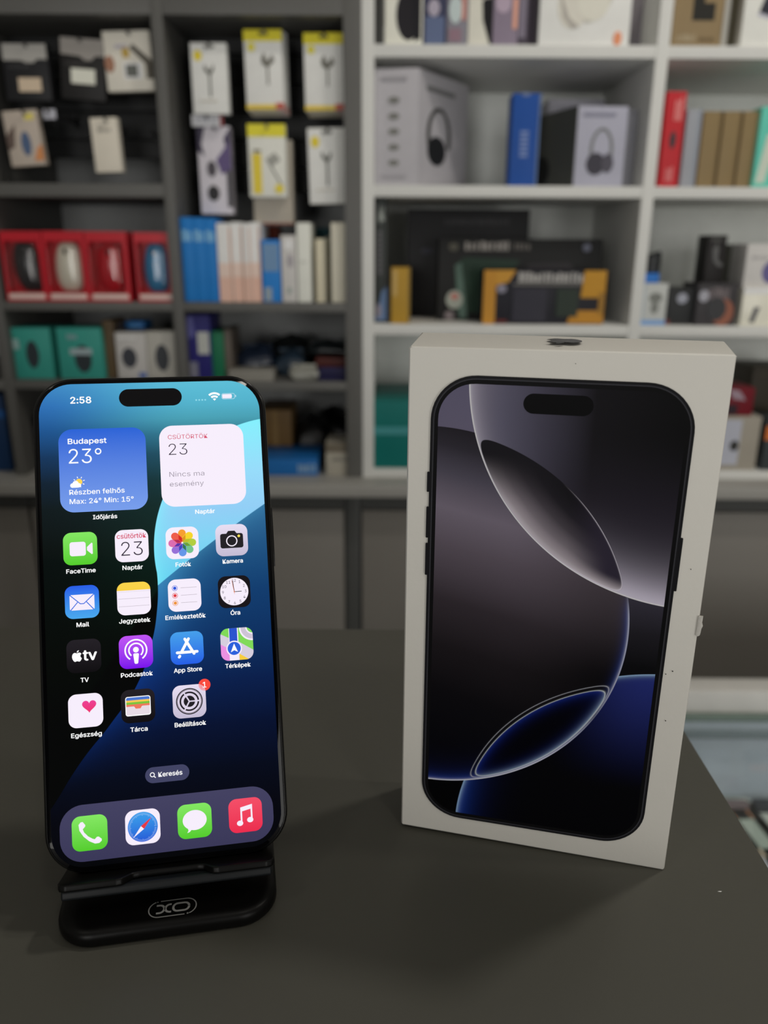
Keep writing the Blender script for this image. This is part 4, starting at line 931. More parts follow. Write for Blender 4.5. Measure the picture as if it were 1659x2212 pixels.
# ---- lower shelf of the right bay
pack('navy_box', 'navy blue box with white label on the lower shelf', 'box', (404, 680, 456, 812), Y0 + 0.02, 0.1, (28, 26, 82), ZG3, pr=(('white_label', 'rect', (0.45, 0.40, 0.92, 0.74), (140, 142, 138)), ('pale_streak', 'poly', [(0.0, 0.95), (0.3, 0.98), (0.36, 0.7), (0.1, 0.62)], (66, 66, 112)), ('white_mark', 'rect', (0.06, 0.04, 0.4, 0.28), (92, 92, 104))))
pack('green_box', 'slim dark green box beside the navy box', 'box', (457, 716, 484, 812), Y0 + 0.025, 0.1, (16, 82, 56), ZG3, pr=(('flap_line', 'rect', (0.1, 0.94, 0.9, 0.955), (14, 60, 42)),))
pack('grey_box', 'slim brownish grey box beside the dark green box', 'box', (485, 712, 500, 812), Y0 + 0.03, 0.1, (74, 68, 62), ZG3, pr=(('flap_line', 'rect', (0.1, 0.94, 0.9, 0.955), (56, 52, 48)),))
pack('white_tray', 'low pale flat box at the front of the lower shelf', 'box', (494, 800, 590, 818), Y0 + 0.008, 0.05, (108, 106, 100), ZG3, pr=(('edge_line', 'rect', (0.02, 0.6, 0.98, 0.7), (88, 86, 82)),))
def bag(name, label, cat, rect, Yf, depth, color, base, seed, rough=0.25, group=None):
    """a crumpled plastic bag or soft pouch: a lumpy cushion shape with folds"""
    x0, y0, x1, y1 = rect; ym = (y0 + y1) / 2; xm = (x0 + x1) / 2
    W = xY(x1, ym, Yf) - xY(x0, ym, Yf); H = onY(xm, y0, Yf).z - base
    e = empty(name, (xY(xm, ym, Yf), Yf, base)); tag(e, label, cat, group); random.seed(seed); nu, nv = 22, 12
    ph = [random.uniform(0, 6.28) for _ in range(6)]
    rings = []
    for k in range(nv + 1):
        v = k / nv; r = []
        sc_v = (math.sin(math.pi * min(1.0, 0.12 + v * 0.88)) ** 0.4) * (1 if v < 1 else 0.6)
        for i in range(nu):
            a = 2 * math.pi * i / nu
            wob = 1 + 0.07 * math.sin(3 * a + ph[0] + 5 * v) + 0.05 * math.sin(7 * a + ph[1] - 3 * v)
            cx = math.copysign(abs(math.cos(a)) ** 0.55, math.cos(a)); cy = math.copysign(abs(math.sin(a)) ** 0.55, math.sin(a))
            top = 1 - 0.22 * (0.5 + 0.5 * math.sin(2.3 * cx + ph[2])) * v
            r.append((W / 2 * cx * sc_v * min(wob, 1.02), depth / 2 + depth / 2 * cy * sc_v * wob * (1 - 0.45 * v), H * v * top))
        rings.append(r)
    MB().loft(rings).build('soft_body', mat('soft_plastic', A(*color), rough, var=0.35, scale=30), e, smooth=True)
    mb = MB(); xs = [(-0.38 + 0.76 * i / 8) * W for i in range(9)]
    pts = [(x, depth * 0.5, H * (0.86 + 0.05 * math.sin(3 * i + ph[3]))) for i, x in enumerate(xs)]
    mb.tube(pts, 0.003, 6).build('sealed_edge', mat('soft_plastic_edge', A(*[min(255, c + 18) for c in color]), 0.3), e, smooth=True)
    return e
BGG = 'bagged goods on the lower shelves'
bag('cable_bag', 'dark blue bag of cables in the middle of the lower shelf', 'bag', (505, 742, 592, 818), Y0 + 0.07, 0.09, (24, 32, 46), ZG3, 3, group=BGG)
bag('cable_bag', 'black bag of cables at the back of the lower shelf', 'bag', (560, 722, 700, 818), Y0 + 0.18, 0.09, (26, 28, 28), ZG3, 5, group=BGG)
bag('cable_bag', 'blue black bag leaning beside the pale round pouch', 'bag', (590, 752, 660, 818), Y0 + 0.06, 0.08, (30, 42, 54), ZG3, 7, group=BGG)
bag('round_pouch', 'pale grey round pouch at the front of the lower shelf', 'pouch', (622, 788, 690, 822), Y0 + 0.012, 0.04, (104, 104, 98), ZG3, 8, group=BGG)
pack('flat_red_box', 'dark red flat box lying on a navy flat box', 'box', (682, 774, 762, 793), Y0 + 0.03, 0.12, (58, 24, 20), zY(794, Y0 + 0.02, 725.5), pr=(('edge_line', 'rect', (0.02, 0.45, 0.98, 0.6), (40, 16, 14)),))
pack('flat_navy_box', 'navy flat box under the dark red flat box', 'box', (688, 794, 763, 818), Y0 + 0.02, 0.14, (20, 18, 50), ZG3, pr=(('edge_line', 'rect', (0.02, 0.45, 0.98, 0.6), (14, 12, 36)),))
bag('cable_bag', 'black bag lying on the dark red flat box', 'bag', (660, 738, 764, 776), Y0 + 0.05, 0.1, (22, 26, 28), zY(774, Y0 + 0.03, 722), 11, group=BGG)

# ---- on the worktop behind the phone
pack('brown_carton', 'brown carton on the ledge just right of the phone', 'box', (560, 886, 630, 976), Y0 + 0.12, 0.12, (84, 64, 36), zY(970, Y0 + 0.135, 588), pr=(('tape', 'rect', (0.42, 0, 0.58, 1), (100, 80, 50)),))
pack('blue_flat_box', 'bright blue flat box with white lettering on the ledge', 'box', (560, 992, 686, 1022), Y0 + 0.01, 0.12, (22, 78, 132), Z_LEDGE, pr=(('lettering', 'bars', (0.66, 0.2, 0.98, 0.8, 5), (96, 120, 144)),))
pack('blue_flat_box', 'shorter blue box stacked under the brown carton', 'box', (560, 970, 616, 1022), Y0 + 0.135, 0.10, (28, 84, 140), Z_LEDGE, pr=(('pale_edge', 'rect', (0.0, 0.86, 0.5, 1.0), (110, 110, 112)),))
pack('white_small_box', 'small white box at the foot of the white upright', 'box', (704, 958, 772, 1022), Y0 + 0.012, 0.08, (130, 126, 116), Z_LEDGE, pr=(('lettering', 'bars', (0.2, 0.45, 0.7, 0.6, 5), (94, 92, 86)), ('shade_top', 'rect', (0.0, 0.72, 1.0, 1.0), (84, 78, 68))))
bag('black_bag', 'black bag filling the ledge beside the brown carton', 'bag', (634, 902, 710, 1020), Y0 + 0.12, 0.11, (12, 12, 13), Z_LEDGE, 13, 0.35, group=BGG)
bag('black_bag', 'black bag sagging behind the small white box', 'bag', (672, 884, 768, 1020), Y0 + 0.22, 0.10, (10, 10, 11), Z_LEDGE, 17, 0.35, group=BGG)

# ---- white unit, top tier, left bay
YT = Y0 + 0.012
pack('dark_slim_box', 'dark slim box against the white upright on the top tier', 'box', (808, -70, 829, 96), YT, 0.15, (38, 38, 36), ZW1, pr=(('edge_line', 'rect', (0.8, 0, 0.95, 1), (60, 60, 58)),))
HB = 'boxes of headphones on the top tier'
pack('headphone_box', 'white headphone box showing a black ear cup, leftmost on the top tier', 'box', (832, -90, 914, 96), YT, 0.14, (182, 178, 168), ZW1, group=HB, pr=(('ear_cup_picture', 'ell', (0.62, 0.36, 0.33, 0.30), (22, 20, 24)), ('arm_picture', 'poly', [(0.6, 1), (0.95, 1), (0.95, 0.08), (0.78, 0.05)], (16, 15, 20)), ('picture', 'rect', (0.5, 0.62, 0.68, 0.9), (150, 148, 144))))
pack('photo_box', 'navy photo printed box right of the leftmost headphone box', 'box', (915, -90, 966, 96), YT, 0.14, (44, 46, 66), ZW1, group=HB, pr=(('picture', 'rect', (0.1, 0.02, 0.9, 0.34), (74, 84, 110)), ('picture', 'ell', (0.45, 0.44, 0.25, 0.1), (134, 128, 140)), ('picture', 'rect', (0.1, 0.62, 0.9, 0.9), (74, 100, 136))))
pack('photo_box', 'photo printed box with teal and pink shapes on the top tier', 'box', (967, -90, 1012, 96), YT, 0.14, (104, 102, 110), ZW1, group=HB, pr=(('picture', 'rect', (0.05, 0.66, 0.8, 1.0), (40, 60, 86)), ('picture', 'ell', (0.4, 0.42, 0.32, 0.16), (150, 160, 160)), ('picture', 'rect', (0.7, 0.3, 0.9, 0.62), (158, 110, 100)), ('picture', 'rect', (0.1, 0.05, 0.7, 0.2), (112, 90, 100))))
pack('headphone_box', 'white headphone box with a black wedge shaped ear cup on the top tier', 'box', (1013, -90, 1066, 96), YT, 0.14, (172, 170, 160), ZW1, group=HB, pr=(('ear_cup_picture', 'poly', [(0.55, 0.52), (1.0, 0.62), (1.0, 0.02), (0.9, 0.02), (0.6, 0.3)], (14, 13, 16)), ('arm_picture', 'rect', (0.5, 0.55, 0.9, 1.0), (122, 120, 118))))
pack('photo_box', 'purple photo printed box with an orange streak on the top tier', 'box', (1067, -90, 1122, 96), YT, 0.14, (108, 98, 112), ZW1, group=HB, pr=(('picture', 'rect', (0.0, 0.58, 0.75, 1.0), (50, 46, 66)), ('picture', 'ell', (0.38, 0.5, 0.3, 0.12), (140, 126, 140)), ('picture', 'rect', (0.78, 0.2, 0.95, 0.55), (180, 130, 112))))
pack('photo_box', 'dark purple photo printed box left of the big white headphone box', 'box', (1123, -90, 1162, 96), YT, 0.14, (58, 52, 62), ZW1, group=HB, pr=(('picture', 'rect', (0.0, 0.1, 0.4, 1.0), (98, 92, 104)), ('picture', 'rect', (0.55, 0.0, 1.0, 0.9), (28, 22, 30))))
pack('large_headphone_box', 'large white headphone box with pale grey headphones and orange corner tag', 'box', (1168, -110, 1367, 98), YT - 0.004, 0.16, (186, 186, 176), ZW1, group=HB, pr=(('headband_picture', 'ring', (0.50, 0.62, 0.30, 0.38, 0.86), (156, 154, 146)), ('ear_cup_picture', 'ell', (0.36, 0.42, 0.17, 0.24), (170, 167, 158)), ('ear_cup_picture', 'ell', (0.58, 0.50, 0.18, 0.24), (174, 172, 162)), ('shade_picture', 'poly', [(0.2, 0.6), (0.32, 0.3), (0.44, 0.2), (0.36, 0.18), (0.26, 0.3)], (138, 134, 128)), ('orange_tag', 'ell', (0.87, 0.08, 0.045, 0.075), (206, 116, 84))))
pack('interior_shade_block', 'added violet grey block standing for the dark shelf interior, next to the big white headphone box', 'box', (1360, -80, 1412, 92), Y0 + 0.10, 0.15, (92, 88, 92), ZW1, pr=(('edge_line', 'rect', (0.1, 0.1, 0.9, 0.12), (80, 76, 80)),))  # added block in the tone of the dark shelf interior, no real box
# top tier, right bay
pack('brown_slim_box', 'dark brown slim box against the second white upright', 'box', (1440, -80, 1456, 97), YT + 0.02, 0.14, (58, 52, 40), ZW1, pr=(('edge_line', 'rect', (0.7, 0, 0.9, 1), (44, 40, 30)),))
pack('kraft_box', 'kraft box printed with a black angled shape on the top tier', 'box', (1459, -110, 1580, 97), YT, 0.14, (112, 96, 70), ZW1, pr=(('black_shape', 'poly', [(0.34, 1.0), (0.34, 0.28), (0.74, 0.28), (0.74, 0.46), (0.54, 0.46), (0.54, 1.0)], (30, 29, 26)), ('lettering', 'bars', (0.1, 0.06, 0.45, 0.14, 8), (134, 122, 100)), ('lettering', 'bars', (0.5, 0.06, 0.8, 0.11, 6), (92, 78, 56)), ('pale_side', 'rect', (0.9, 0.0, 1.0, 1.0), (134, 132, 126))))
pack('brown_slim_box', 'dark olive slim box between the kraft box and the white corner box', 'box', (1582, -80, 1603, 99), YT + 0.02, 0.14, (54, 50, 38), ZW1, pr=(('edge_line', 'rect', (0.7, 0, 0.9, 1), (44, 40, 30)),))
pack('white_corner_box', 'white box with a black product picture in the upper right corner', 'box', (1611, -110, 1760, 101), YT - 0.004, 0.15, (184, 182, 174), ZW1, pr=(('picture', 'poly', [(0.22, 0.36), (0.36, 0.30), (0.66, 0.30), (0.66, 0.95), (0.40, 0.8)], (38, 38, 46)), ('pale_line', 'poly', [(0.2, 0.33), (0.6, 0.24), (0.6, 0.27), (0.22, 0.36)], (150, 150, 160))))

# ---- white unit, second tier, left bay
def corner_box(name, label, cat, pxL, pxC, pxR, ytop, Yc, base, colL, colR, w1, w2, ang, prL=(), prR=()):
    """carton with one vertical edge towards the viewer, so two faces show"""
    xc = xY(pxC, 270, Yc); H = onY(pxC, ytop, Yc).z - base
    e = empty(name, (xc, Yc, base), 0); tag(e, label, cat)
    l = (-math.cos(ang[0]) * w1, math.sin(ang[0]) * w1); r = (math.cos(ang[1]) * w2, math.sin(ang[1]) * w2)
    mb = MB(); mb.plate([(0, 0), r, (l[0] + r[0], l[1] + r[1]), l], 0, H); mb.build('carton', card(*colL), e, bevel=0.0012)
    for d, wd, pr, s_ in ((l, w1, prL, -1), (r, w2, prR, 1)):
        for i, (nm, kind, a, c) in enumerate(pr):
            sub = MB(); tmp = []
            if kind == 'rect': pts = [(a[0], a[1]), (a[2], a[1]), (a[2], a[3]), (a[0], a[3])]
            elif kind == 'ell': pts = [(a[0] + a[2] * math.cos(t_ * math.pi / 12), a[1] + a[3] * math.sin(t_ * math.pi / 12)) for t_ in range(24)]
            else: pts = a
            nx, ny = (d[1] / wd, -d[0] / wd) if s_ > 0 else (-d[1] / wd, d[0] / wd)
            off = 0.0007 + 0.0004 * i
            A_ = [(d[0] * u, d[1] * u, v * H) for u, v in pts]; n_ = len(A_)
            sub.add([(p[0] + nx * off, p[1] + ny * off, p[2]) for p in A_] + [(p[0] - nx * 0.0005, p[1] - ny * 0.0005, p[2]) for p in A_], [tuple(range(n_)), tuple(range(2 * n_ - 1, n_ - 1, -1))] + [((k + 1) % n_, k, n_ + k, n_ + (k + 1) % n_) for k in range(n_)])
            sub.build(nm, ink(*c), e, smooth=False)
    return e
def hp(u, v, ru, rv, nn=22):
    o_ = [(u + ru * math.cos(-0.4 + (math.pi + 0.8) * k / nn), v + rv * math.sin(-0.4 + (math.pi + 0.8) * k / nn)) for k in range(nn + 1)]
    i_ = [(u + 0.72 * ru * math.cos(-0.4 + (math.pi + 0.8) * k / nn), v + 0.86 * rv * math.sin(-0.4 + (math.pi + 0.8) * k / nn)) for k in range(nn + 1)]
    return o_ + i_[::-1]
corner_box('headphone_carton', 'tall pale lilac headphone carton turned with its corner forward', 'box', 810, 903, 975, 146, Y0 + 0.01, ZW2, (140, 138, 142), (112, 112, 112), 0.080, 0.19, (0.10, 1.02),
    prL=[('feature_icon', 'ell', (0.52, v, 0.12, 0.028), (90, 90, 86)) for v in (0.20, 0.335, 0.47, 0.60, 0.735)] + [('lettering', 'rect', (0.25, 0.90, 0.8, 0.93), (120, 118, 122)), ('lettering', 'rect', (0.25, 0.07, 0.8, 0.09), (120, 118, 122))],
    prR=[('headband_picture', 'poly', hp(0.40, 0.46, 0.24, 0.26), (56, 56, 54)), ('ear_cup_picture', 'ell', (0.36, 0.33, 0.18, 0.13), (26, 27, 29)), ('lettering', 'rect', (0.15, 0.84, 0.7, 0.88), (92, 92, 92))])
pack('blue_slim_carton', 'royal blue carton with white vertical lettering on the second tier', 'box', (1104, 201, 1164, 398), YT + 0.01, 0.05, (20, 58, 120), ZW2, pr=(('lettering', 'vbars', (0.32, 0.32, 0.62, 0.62, 6), (88, 104, 142)), ('thumb_notch', 'ell', (0.46, 0.985, 0.16, 0.02), (84, 98, 130)), ('pale_side', 'rect', (0.93, 0.0, 1.0, 1.0), (74, 92, 126))))
corner_box('headphone_carton', 'lilac headphone carton with black side, turned towards the centre', 'box', 1195, 1247, 1340, 228, Y0 + 0.02, ZW2, (134, 134, 146), (134, 134, 146), 0.15, 0.088, (1.22, 0.06),
    prL=[('black_side', 'rect', (0.0, 0.0, 1.0, 1.0), (62, 63, 58)), ('dark_shape', 'ell', (0.75, 0.25, 0.2, 0.2), (24, 25, 24))],
    prR=[('headband_picture', 'poly', hp(0.52, 0.46, 0.24, 0.28), (92, 93, 94)), ('ear_cup_picture', 'ell', (0.42, 0.29, 0.19, 0.14), (44, 42, 50)), ('ear_cup_picture', 'ell', (0.66, 0.30, 0.12, 0.12), (60, 58, 66)), ('lettering', 'rect', (0.12, 0.88, 0.75, 0.92), (108, 108, 122))])
pack('lilac_carton', 'pale lilac carton behind the black sided headphone carton', 'box', (1180, 214, 1300, 398), Y0 + 0.20, 0.1, (128, 127, 134), ZW2, pr=(('lettering', 'bars', (0.2, 0.88, 0.7, 0.94, 8), (106, 106, 114)),))
pack('grey_carton', 'grey blue carton beside the second upright, right of the lilac headphone carton', 'box', (1346, 236, 1372, 398), Y0 + 0.06, 0.15, (112, 112, 118), ZW2, pr=(('edge_line', 'rect', (0.1, 0.94, 0.9, 0.955), (98, 98, 104)),))
# second tier, right bay
pack('red_carton', 'slim red carton with white lettering on the second tier', 'box', (1433, 197, 1474, 398), YT, 0.14, (150, 32, 38), ZW2, pr=(('lettering', 'bars', (0.45, 0.70, 0.85, 0.94, 3), (178, 110, 108)), ('black_picture', 'ell', (0.5, 0.50, 0.16, 0.09), (46, 40, 44)), ('lettering', 'bars', (0.3, 0.06, 0.7, 0.22, 3), (172, 100, 100))))
pack('grey_blue_carton', 'slim grey blue carton between the red and kraft cartons', 'box', (1477, 236, 1510, 398), YT + 0.015, 0.13, (120, 124, 130), ZW2, pr=(('edge_line', 'rect', (0.8, 0.0, 0.9, 1.0), (106, 112, 124)),))
for k, (a, b, wd) in enumerate(((1513, 1552, 'first of three kraft cartons, beside the grey blue carton'), (1556, 1594, 'middle one of the three kraft cartons'), (1598, 1634, 'last of three kraft cartons, beside the mint carton'))):
    pack('kraft_carton', wd, 'box', (a, 240, b, 398), YT + 0.01, 0.13, (106, 90, 62), ZW2, group='kraft cartons on the second tier', pr=(('dark_side', 'rect', (0.90, 0.0, 1.0, 1.0), (88, 73, 48)),))
pack('mint_carton', 'mint green and white carton at the right edge of the photo', 'box', (1636, 230, 1720, 398), YT, 0.13, (78, 158, 142), ZW2, pr=(('white_panel', 'poly', [(0.06, 0.06), (0.3, 0.06), (0.5, 0.66), (0.22, 0.66)], (158, 166, 154)), ('lettering', 'bars', (0.3, 0.6, 0.8, 0.7, 6), (170, 176, 160))))

# ---- third tier, left bay
pack('lamp_box', 'tall dark slim box with white mark and blue foot beside the white upright', 'box', (809, 428, 836, 703), YT + 0.02, 0.14, (38, 41, 40), ZW3, pr=(('white_mark', 'poly', [(0.3, 0.84), (0.42, 0.97), (0.55, 0.88), (0.8, 0.96), (0.72, 0.88), (0.85, 0.82), (0.5, 0.83), (0.45, 0.79)], (118, 122, 118)), ('lettering', 'vbars', (0.25, 0.40, 0.58, 0.76, 9), (74, 73, 76)), ('blue_foot', 'poly', [(0.0, 0.02), (1.0, 0.02), (1.0, 0.3), (0.6, 0.26), (0.3, 0.1)], (72, 92, 122)), ('pale_foot', 'ell', (0.35, 0.1, 0.22, 0.06), (104, 100, 110))))
pack('yellow_slim_box', 'slim mustard yellow box on the third tier', 'box', (845, 578, 886, 703), YT + 0.004, 0.10, (136, 106, 36), ZW3, pr=(('pale_streak', 'rect', (0.08, 0.5, 0.3, 0.96), (148, 124, 74)), ('dark_edge', 'rect', (0.9, 0.0, 1.0, 1.0), (102, 84, 42))))
KG = 'black keyboard boxes on the third tier'
pack('keyboard_box', 'largest black box standing at the back of the third tier', 'box', (880, 452, 1138, 700), Y0 + 0.17, 0.06, (16, 16, 18), ZW3, group=KG, pr=(('lettering', 'bars', (0.3, 0.86, 0.85, 0.92, 14), (34, 34, 36)), ('picture', 'ell', (0.16, 0.62, 0.05, 0.03), (46, 46, 56))))
pack('keyboard_box', 'black box with white slanted lettering and round stickers', 'box', (946, 516, 1296, 702), Y0 + 0.09, 0.06, (20, 20, 20), ZW3, group=KG, pr=(('lettering', 'bars', (0.16, 0.86, 0.44, 0.97, 9), (122, 118, 114)), ('lettering', 'bars', (0.46, 0.87, 0.56, 0.95, 4), (84, 80, 76)), ('logo_mark', 'ell', (0.09, 0.90, 0.03, 0.05), (66, 64, 56)), ('green_panel', 'poly', [(0.12, 0.1), (0.28, 0.1), (0.5, 0.75), (0.16, 0.78), (0.1, 0.68)], (24, 42, 32)), ('pale_outline', 'poly', [(0.14, 0.02), (0.19, 0.02), (0.14, 0.72), (0.10, 0.68)], (64, 82, 74)), ('round_sticker', 'ell', (0.105, 0.26, 0.052, 0.115), (124, 128, 120)), ('sticker_red', 'ell', (0.105, 0.30, 0.026, 0.04), (142, 92, 84)), ('round_sticker', 'ell', (0.075, 0.06, 0.03, 0.06), (98, 90, 92)), ('white_mark', 'ell', (0.90, 0.90, 0.025, 0.05), (78, 80, 94)), ('panel', 'poly', [(0.55, 0.7), (0.8, 0.72), (0.86, 0.58), (0.5, 0.56)], (36, 33, 36))))
pack('gaming_box', 'black and yellow box with a white lettering strip at the front of the third tier', 'box', (1044, 584, 1306, 704), Y0 + 0.02, 0.06, (24, 24, 30), ZW3, group=KG, pr=(('yellow_bar', 'rect', (0.0, 0.0, 0.10, 1.0), (148, 104, 32)), ('yellow_corner', 'poly', [(0.1, 1.0), (0.26, 1.0), (0.2, 0.78), (0.1, 0.72)], (152, 110, 36)), ('yellow_corner', 'poly', [(0.82, 1.0), (1.0, 1.0), (1.0, 0.5), (0.80, 0.5)], (148, 106, 20)), ('yellow_corner', 'poly', [(0.7, 0.02), (1.0, 0.02), (1.0, 0.26), (0.74, 0.26)], (144, 100, 22)), ('yellow_corner', 'rect', (0.95, 0.2, 1.0, 0.6), (120, 86, 24)), ('lettering', 'bars', (0.28, 0.78, 0.82, 0.97, 15), (128, 126, 124)), ('underline', 'rect', (0.24, 0.72, 0.80, 0.76), (84, 82, 80)), ('picture', 'rect', (0.24, 0.05, 0.52, 0.68), (32, 31, 40)), ('picture', 'rect', (0.60, 0.15, 0.78, 0.66), (24, 34, 26)), ('round_sticker', 'ell', (0.145, 0.66, 0.04, 0.08), (104, 102, 114)), ('red_mark', 'rect', (0.11, 0.02, 0.2, 0.08), (78, 30, 26))))
# third tier, right bay
pack('speaker_box', 'white box with a grey gadget picture and blue foot on the third tier', 'box', (1382, 612, 1440, 706), YT + 0.004, 0.07, (148, 150, 148), ZW3, pr=(('blue_foot', 'rect', (0.0, 0.0, 1.0, 0.12), (92, 122, 160)), ('picture', 'ell', (0.56, 0.66, 0.24, 0.12), (92, 94, 90)), ('picture', 'ell', (0.56, 0.42, 0.14, 0.14), (96, 98, 94)), ('pale_edge', 'rect', (0.0, 0.12, 0.16, 1.0), (132, 140, 146))))
ZS = zY(612, YT + 0.004, 1410)
pack('blue_cap_box', 'small bright blue box on top of the white gadget box', 'box', (1388, 590, 1424, 611), YT + 0.010, 0.05, (30, 84, 148), ZS, pr=(('edge_line', 'rect', (0, 0.4, 1, 0.5), (50, 104, 164)),))
ZS2 = zY(590, YT + 0.010, 1410)
e = empty('black_canister', (xY(1408, 568, YT + 0.03), YT + 0.03, ZS2)); tag(e, 'black canister with slanted top on the small blue box', 'canister')
mb = MB(); rr = 0.0155; Hc = zY(546, YT + 0.03, 1408) - ZS2
mb.loft([[(rr * f * math.cos(2 * math.pi * i / 20), rr * f * math.sin(2 * math.pi * i / 20), Hc * z + (0.004 * math.cos(2 * math.pi * i / 20) if z > 0.9 else 0)) for i in range(20)] for z, f in ((0, 0.97), (0.05, 1), (0.85, 1), (0.93, 0.96), (0.97, 0.8))]).build('canister_body', mat('black_canister', A(18, 20, 22), 0.4), e, smooth=True)
mb = MB(); mb.loft([[(rr * 1.015 * math.cos(2 * math.pi * i / 20), rr * 1.015 * math.sin(2 * math.pi * i / 20), Hc * z) for i in range(20)] for z in (0.1, 0.18)]).build('canister_ring', mat('dark_ring', A(34, 36, 40), 0.4), e, smooth=True)
pack('black_small_box', 'small black box with a painted white glint on the third tier', 'box', (1442, 622, 1499, 704), YT + 0.012, 0.07, (32, 33, 34), ZW3, pr=(('white_glint', 'ell', (0.52, 0.72, 0.2, 0.14), (122, 124, 134)), ('red_corner', 'rect', (0.0, 0.0, 0.12, 0.14), (92, 40, 38))))  # the white glint is a highlight painted on as a print shape
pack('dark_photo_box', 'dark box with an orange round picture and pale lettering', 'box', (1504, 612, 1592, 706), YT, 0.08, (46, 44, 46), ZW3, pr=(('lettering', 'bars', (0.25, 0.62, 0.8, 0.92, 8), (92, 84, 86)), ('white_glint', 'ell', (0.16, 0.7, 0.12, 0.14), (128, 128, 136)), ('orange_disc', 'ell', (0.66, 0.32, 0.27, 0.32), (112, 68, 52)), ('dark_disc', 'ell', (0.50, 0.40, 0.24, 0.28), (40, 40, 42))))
ZS3 = zY(612, YT, 1550)
pack('black_tower_box', 'black upright box with a pale swirl on top of the dark photo box', 'box', (1525, 508, 1566, 611), YT + 0.02, 0.05, (24, 22, 22), ZS3, pr=(('pale_swirl', 'poly', [(0.3, 0.7), (0.5, 0.84), (0.62, 0.7), (0.6, 0.5), (0.95, 0.36), (0.7, 0.34), (0.4, 0.46)], (70, 70, 70)), ('top_line', 'rect', (0.15, 0.88, 0.7, 0.93), (62, 62, 60))))
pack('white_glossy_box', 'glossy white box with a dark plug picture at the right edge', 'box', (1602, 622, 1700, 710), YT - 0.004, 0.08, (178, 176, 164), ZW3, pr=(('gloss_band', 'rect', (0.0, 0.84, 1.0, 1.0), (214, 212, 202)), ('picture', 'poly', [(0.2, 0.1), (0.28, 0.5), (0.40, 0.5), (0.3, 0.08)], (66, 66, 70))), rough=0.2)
ZS4 = zY(622, YT - 0.004, 1650)
pack('white_disc_box', 'white box with a purple disc stacked on the glossy white box', 'box', (1610, 527, 1710, 621), YT + 0.004, 0.07, (158, 156, 154), ZS4, pr=(('purple_disc', 'ell', (0.58, 0.36, 0.2, 0.26), (76, 72, 112)), ('lettering', 'bars', (0.12, 0.66, 0.5, 0.74, 6), (136, 134, 134))))
pack('grey_tall_box', 'grey box set back between the black tower box and the white disc box', 'box', (1562, 528, 1602, 704), Y0 + 0.14, 0.08, (66, 66, 60), ZW3, pr=(('edge_line', 'rect', (0.1, 0.94, 0.9, 0.955), (54, 54, 50)),))

# ---- fourth tier
pack('large_teal_box', 'large dark teal box with a pale stripe beside the white box', 'box', (808, 866, 980, 1016), YT, 0.2, (10, 82, 78), ZW4, pr=(('pale_stripe', 'rect', (0.0, 0.50, 1.0, 0.62), (50, 108, 110)),))
pack('beige_box', 'beige box with a white face and black knob picture right of the white box', 'box', (1530, 900, 1638, 1016), YT, 0.1, (122, 117, 108), ZW4, pr=(('white_face', 'rect', (0.0, 0.1, 0.62, 0.94), (138, 140, 150)), ('knob_picture', 'ell', (0.52, 0.46, 0.09, 0.10), (38, 38, 36))))
ZS5 = zY(900, YT, 1585)
pack('red_case', 'dark red box on top of the beige box', 'box', (1540, 838, 1628, 898), YT + 0.01, 0.08, (84, 14, 24), ZS5, pr=(('pale_streak', 'poly', [(0.35, 0.95), (0.62, 0.9), (0.8, 0.55), (0.5, 0.6)], (120, 104, 114)), ('dark_patch', 'rect', (0.3, 0.05, 0.62, 0.4), (30, 18, 26))))
pack('black_orange_box', 'black box with an orange corner at the right edge of the fourth tier', 'box', (1650, 910, 1730, 1016), YT, 0.1, (42, 46, 48), ZW4, pr=(('orange_corner', 'rect', (0.0, 0.62, 0.6, 0.9), (168, 90, 40)),))
pack('dark_brown_box', 'dark brown box at the back of the fourth tier', 'box', (1612, 792, 1720, 1012), Y0 + 0.15, 0.1, (40, 34, 24), ZW4, pr=(('edge_line', 'rect', (0.1, 0.9, 0.9, 0.92), (54, 48, 36)),))

# ================================================================== GLASS DISPLAY CASE BEYOND THE COUNTER
YC = 1.06
za = onY(1580, 1494, YC).z; zb_ = onY(1580, 1540, YC).z; zf_ = onY(1600, 1742, YC - 0.02).z
dc = empty('display_case', (0.75, 0.80, FLOOR_Z)); tag(dc, 'low glass topped display case with white rail, right of the counter', 'display case')
m_rail = mat('white_rail', (0.70, 0.685, 0.65, 1), 0.4); m_case = mat('pale_blue_case_lining', (0.66, 0.70, 0.78, 1), 0.5)
DX0, DX1, DY0 = 0.30, 1.25, 0.45
part(dc, 'rear_rail', m_rail, DX0, DX1, YC, YC + 0.04, zb_, za, 0.002)
part(dc, 'rear_lining', m_case, DX0, DX1, YC - 0.006, YC + 0.0, zf_, zb_ - 0.004, 0)
part(dc, 'case_floor', m_case, DX0, DX1, DY0, YC - 0.006, zf_ - 0.02, zf_, 0)
part(dc, 'plinth', m_rail, DX0, DX1, DY0, YC + 0.04, FLOOR_Z, zf_ - 0.0205, 0)
part(dc, 'glass_top', glass_mat('showcase_glass', (0.95, 0.98, 0.98, 1), 0.02), DX0, DX1, DY0, YC - 0.0005, zb_ - 0.012, zb_ - 0.004, 0.001)
part(dc, 'glass_edge_strip', mat('green_glass_edge', (0.20, 0.26, 0.22, 1), 0.2), DX0, DX1, YC - 0.0065, YC - 0.0008, zb_ - 0.0115, zb_ + 0.0, 0)
zq = onY(1600, 1582, YC - 0.01).z
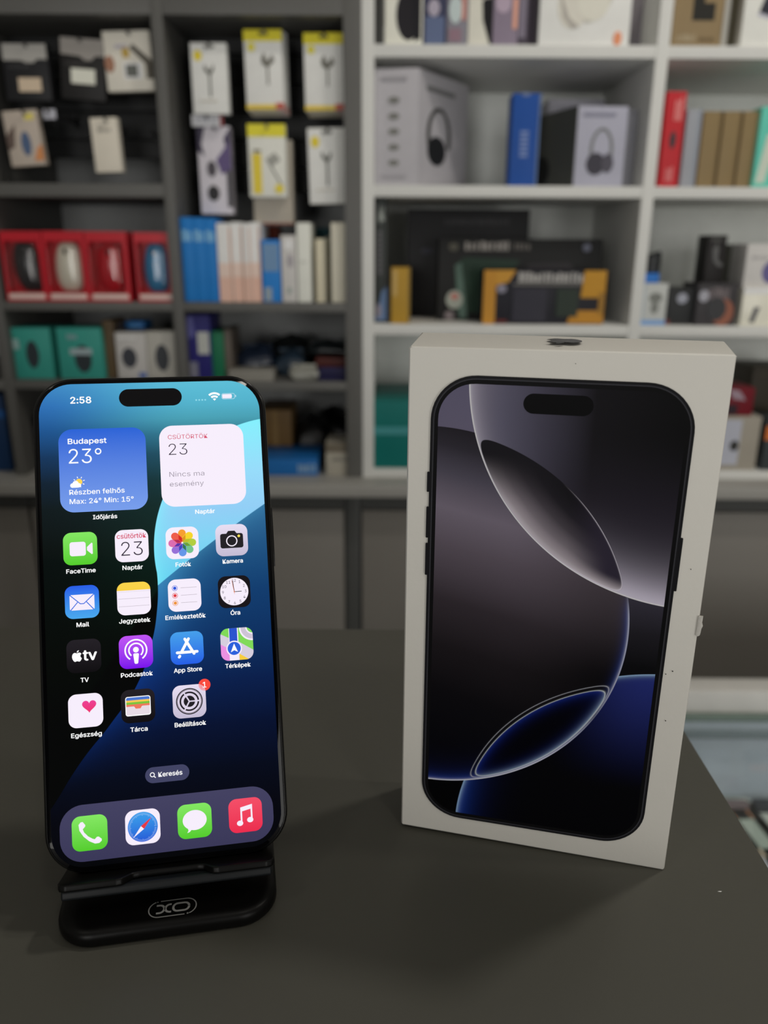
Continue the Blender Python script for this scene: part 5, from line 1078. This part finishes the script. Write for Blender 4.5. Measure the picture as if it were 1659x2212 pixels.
part(dc, 'shelf_rail', mat('slate_rail', (0.20, 0.25, 0.28, 1), 0.4), DX0, DX1, YC - 0.016, YC - 0.007, zq - 0.008, zq + 0.002, 0.001)
part(dc, 'front_glass', glass_mat('showcase_glass'), DX0, DX1, DY0 - 0.006, DY0 - 0.001, zf_, zb_ - 0.012, 0)
def leaflet(label, px, py, wd, dp, rz, col, marks):
    p = onZ(px, py, zf_); e = empty('leaflet', (p.x, p.y, zf_), rz); tag(e, label, 'leaflet', 'printed leaflets in the display case')
    MB().box(-wd / 2, wd / 2, -dp / 2, dp / 2, 0.0, 0.004).build('paper', card(*col), e, bevel=0.0006)
    for x, y, a, b, c in marks: MB().plate([((x - a) * wd, (y - b) * dp), ((x + a) * wd, (y - b) * dp), ((x + a) * wd, (y + b) * dp), ((x - a) * wd, (y + b) * dp)], 0.003, 0.0045).build('print_mark', ink(*c), e)
leaflet('white leaflet with green strip at the counter edge in the display case', 1600, 1800, 0.10, 0.16, 0.12, (178, 178, 168), ((0.2, 0.0, 0.12, 0.46, (150, 156, 146)),))
leaflet('white leaflet with an orange mark at the right photo edge', 1672, 1810, 0.105, 0.16, 0.12, (186, 182, 174), ((-0.25, 0.32, 0.16, 0.08, (206, 120, 84)), (-0.2, -0.3, 0.2, 0.15, (196, 160, 140))))
leaflet('pale violet leaflet nearest the counter edge in the display case', 1640, 1880, 0.12, 0.06, 0.12, (150, 148, 160), ((0.1, 0.0, 0.2, 0.3, (170, 166, 172)),))
p = onZ(1585, 1745, zf_)
bx_ = MB().box(-0.03, 0.02, -0.008, 0.008, 0, 0.012); tag(bx_.build('brown_case', mat('brown_leatherette', A(96, 80, 82), 0.5), loc=(p.x, YC - 0.025, zf_), bevel=0.002), 'small brown case at the back of the display case', 'case')
p = onZ(1660, 1745, zf_)
bx_ = MB().box(-0.028, 0.05, -0.01, 0.01, 0, 0.016); tag(bx_.build('black_case', mat('black_leatherette', A(24, 24, 32), 0.4), loc=(p.x, YC - 0.03, zf_), bevel=0.003), 'small black case at the back of the display case', 'case')
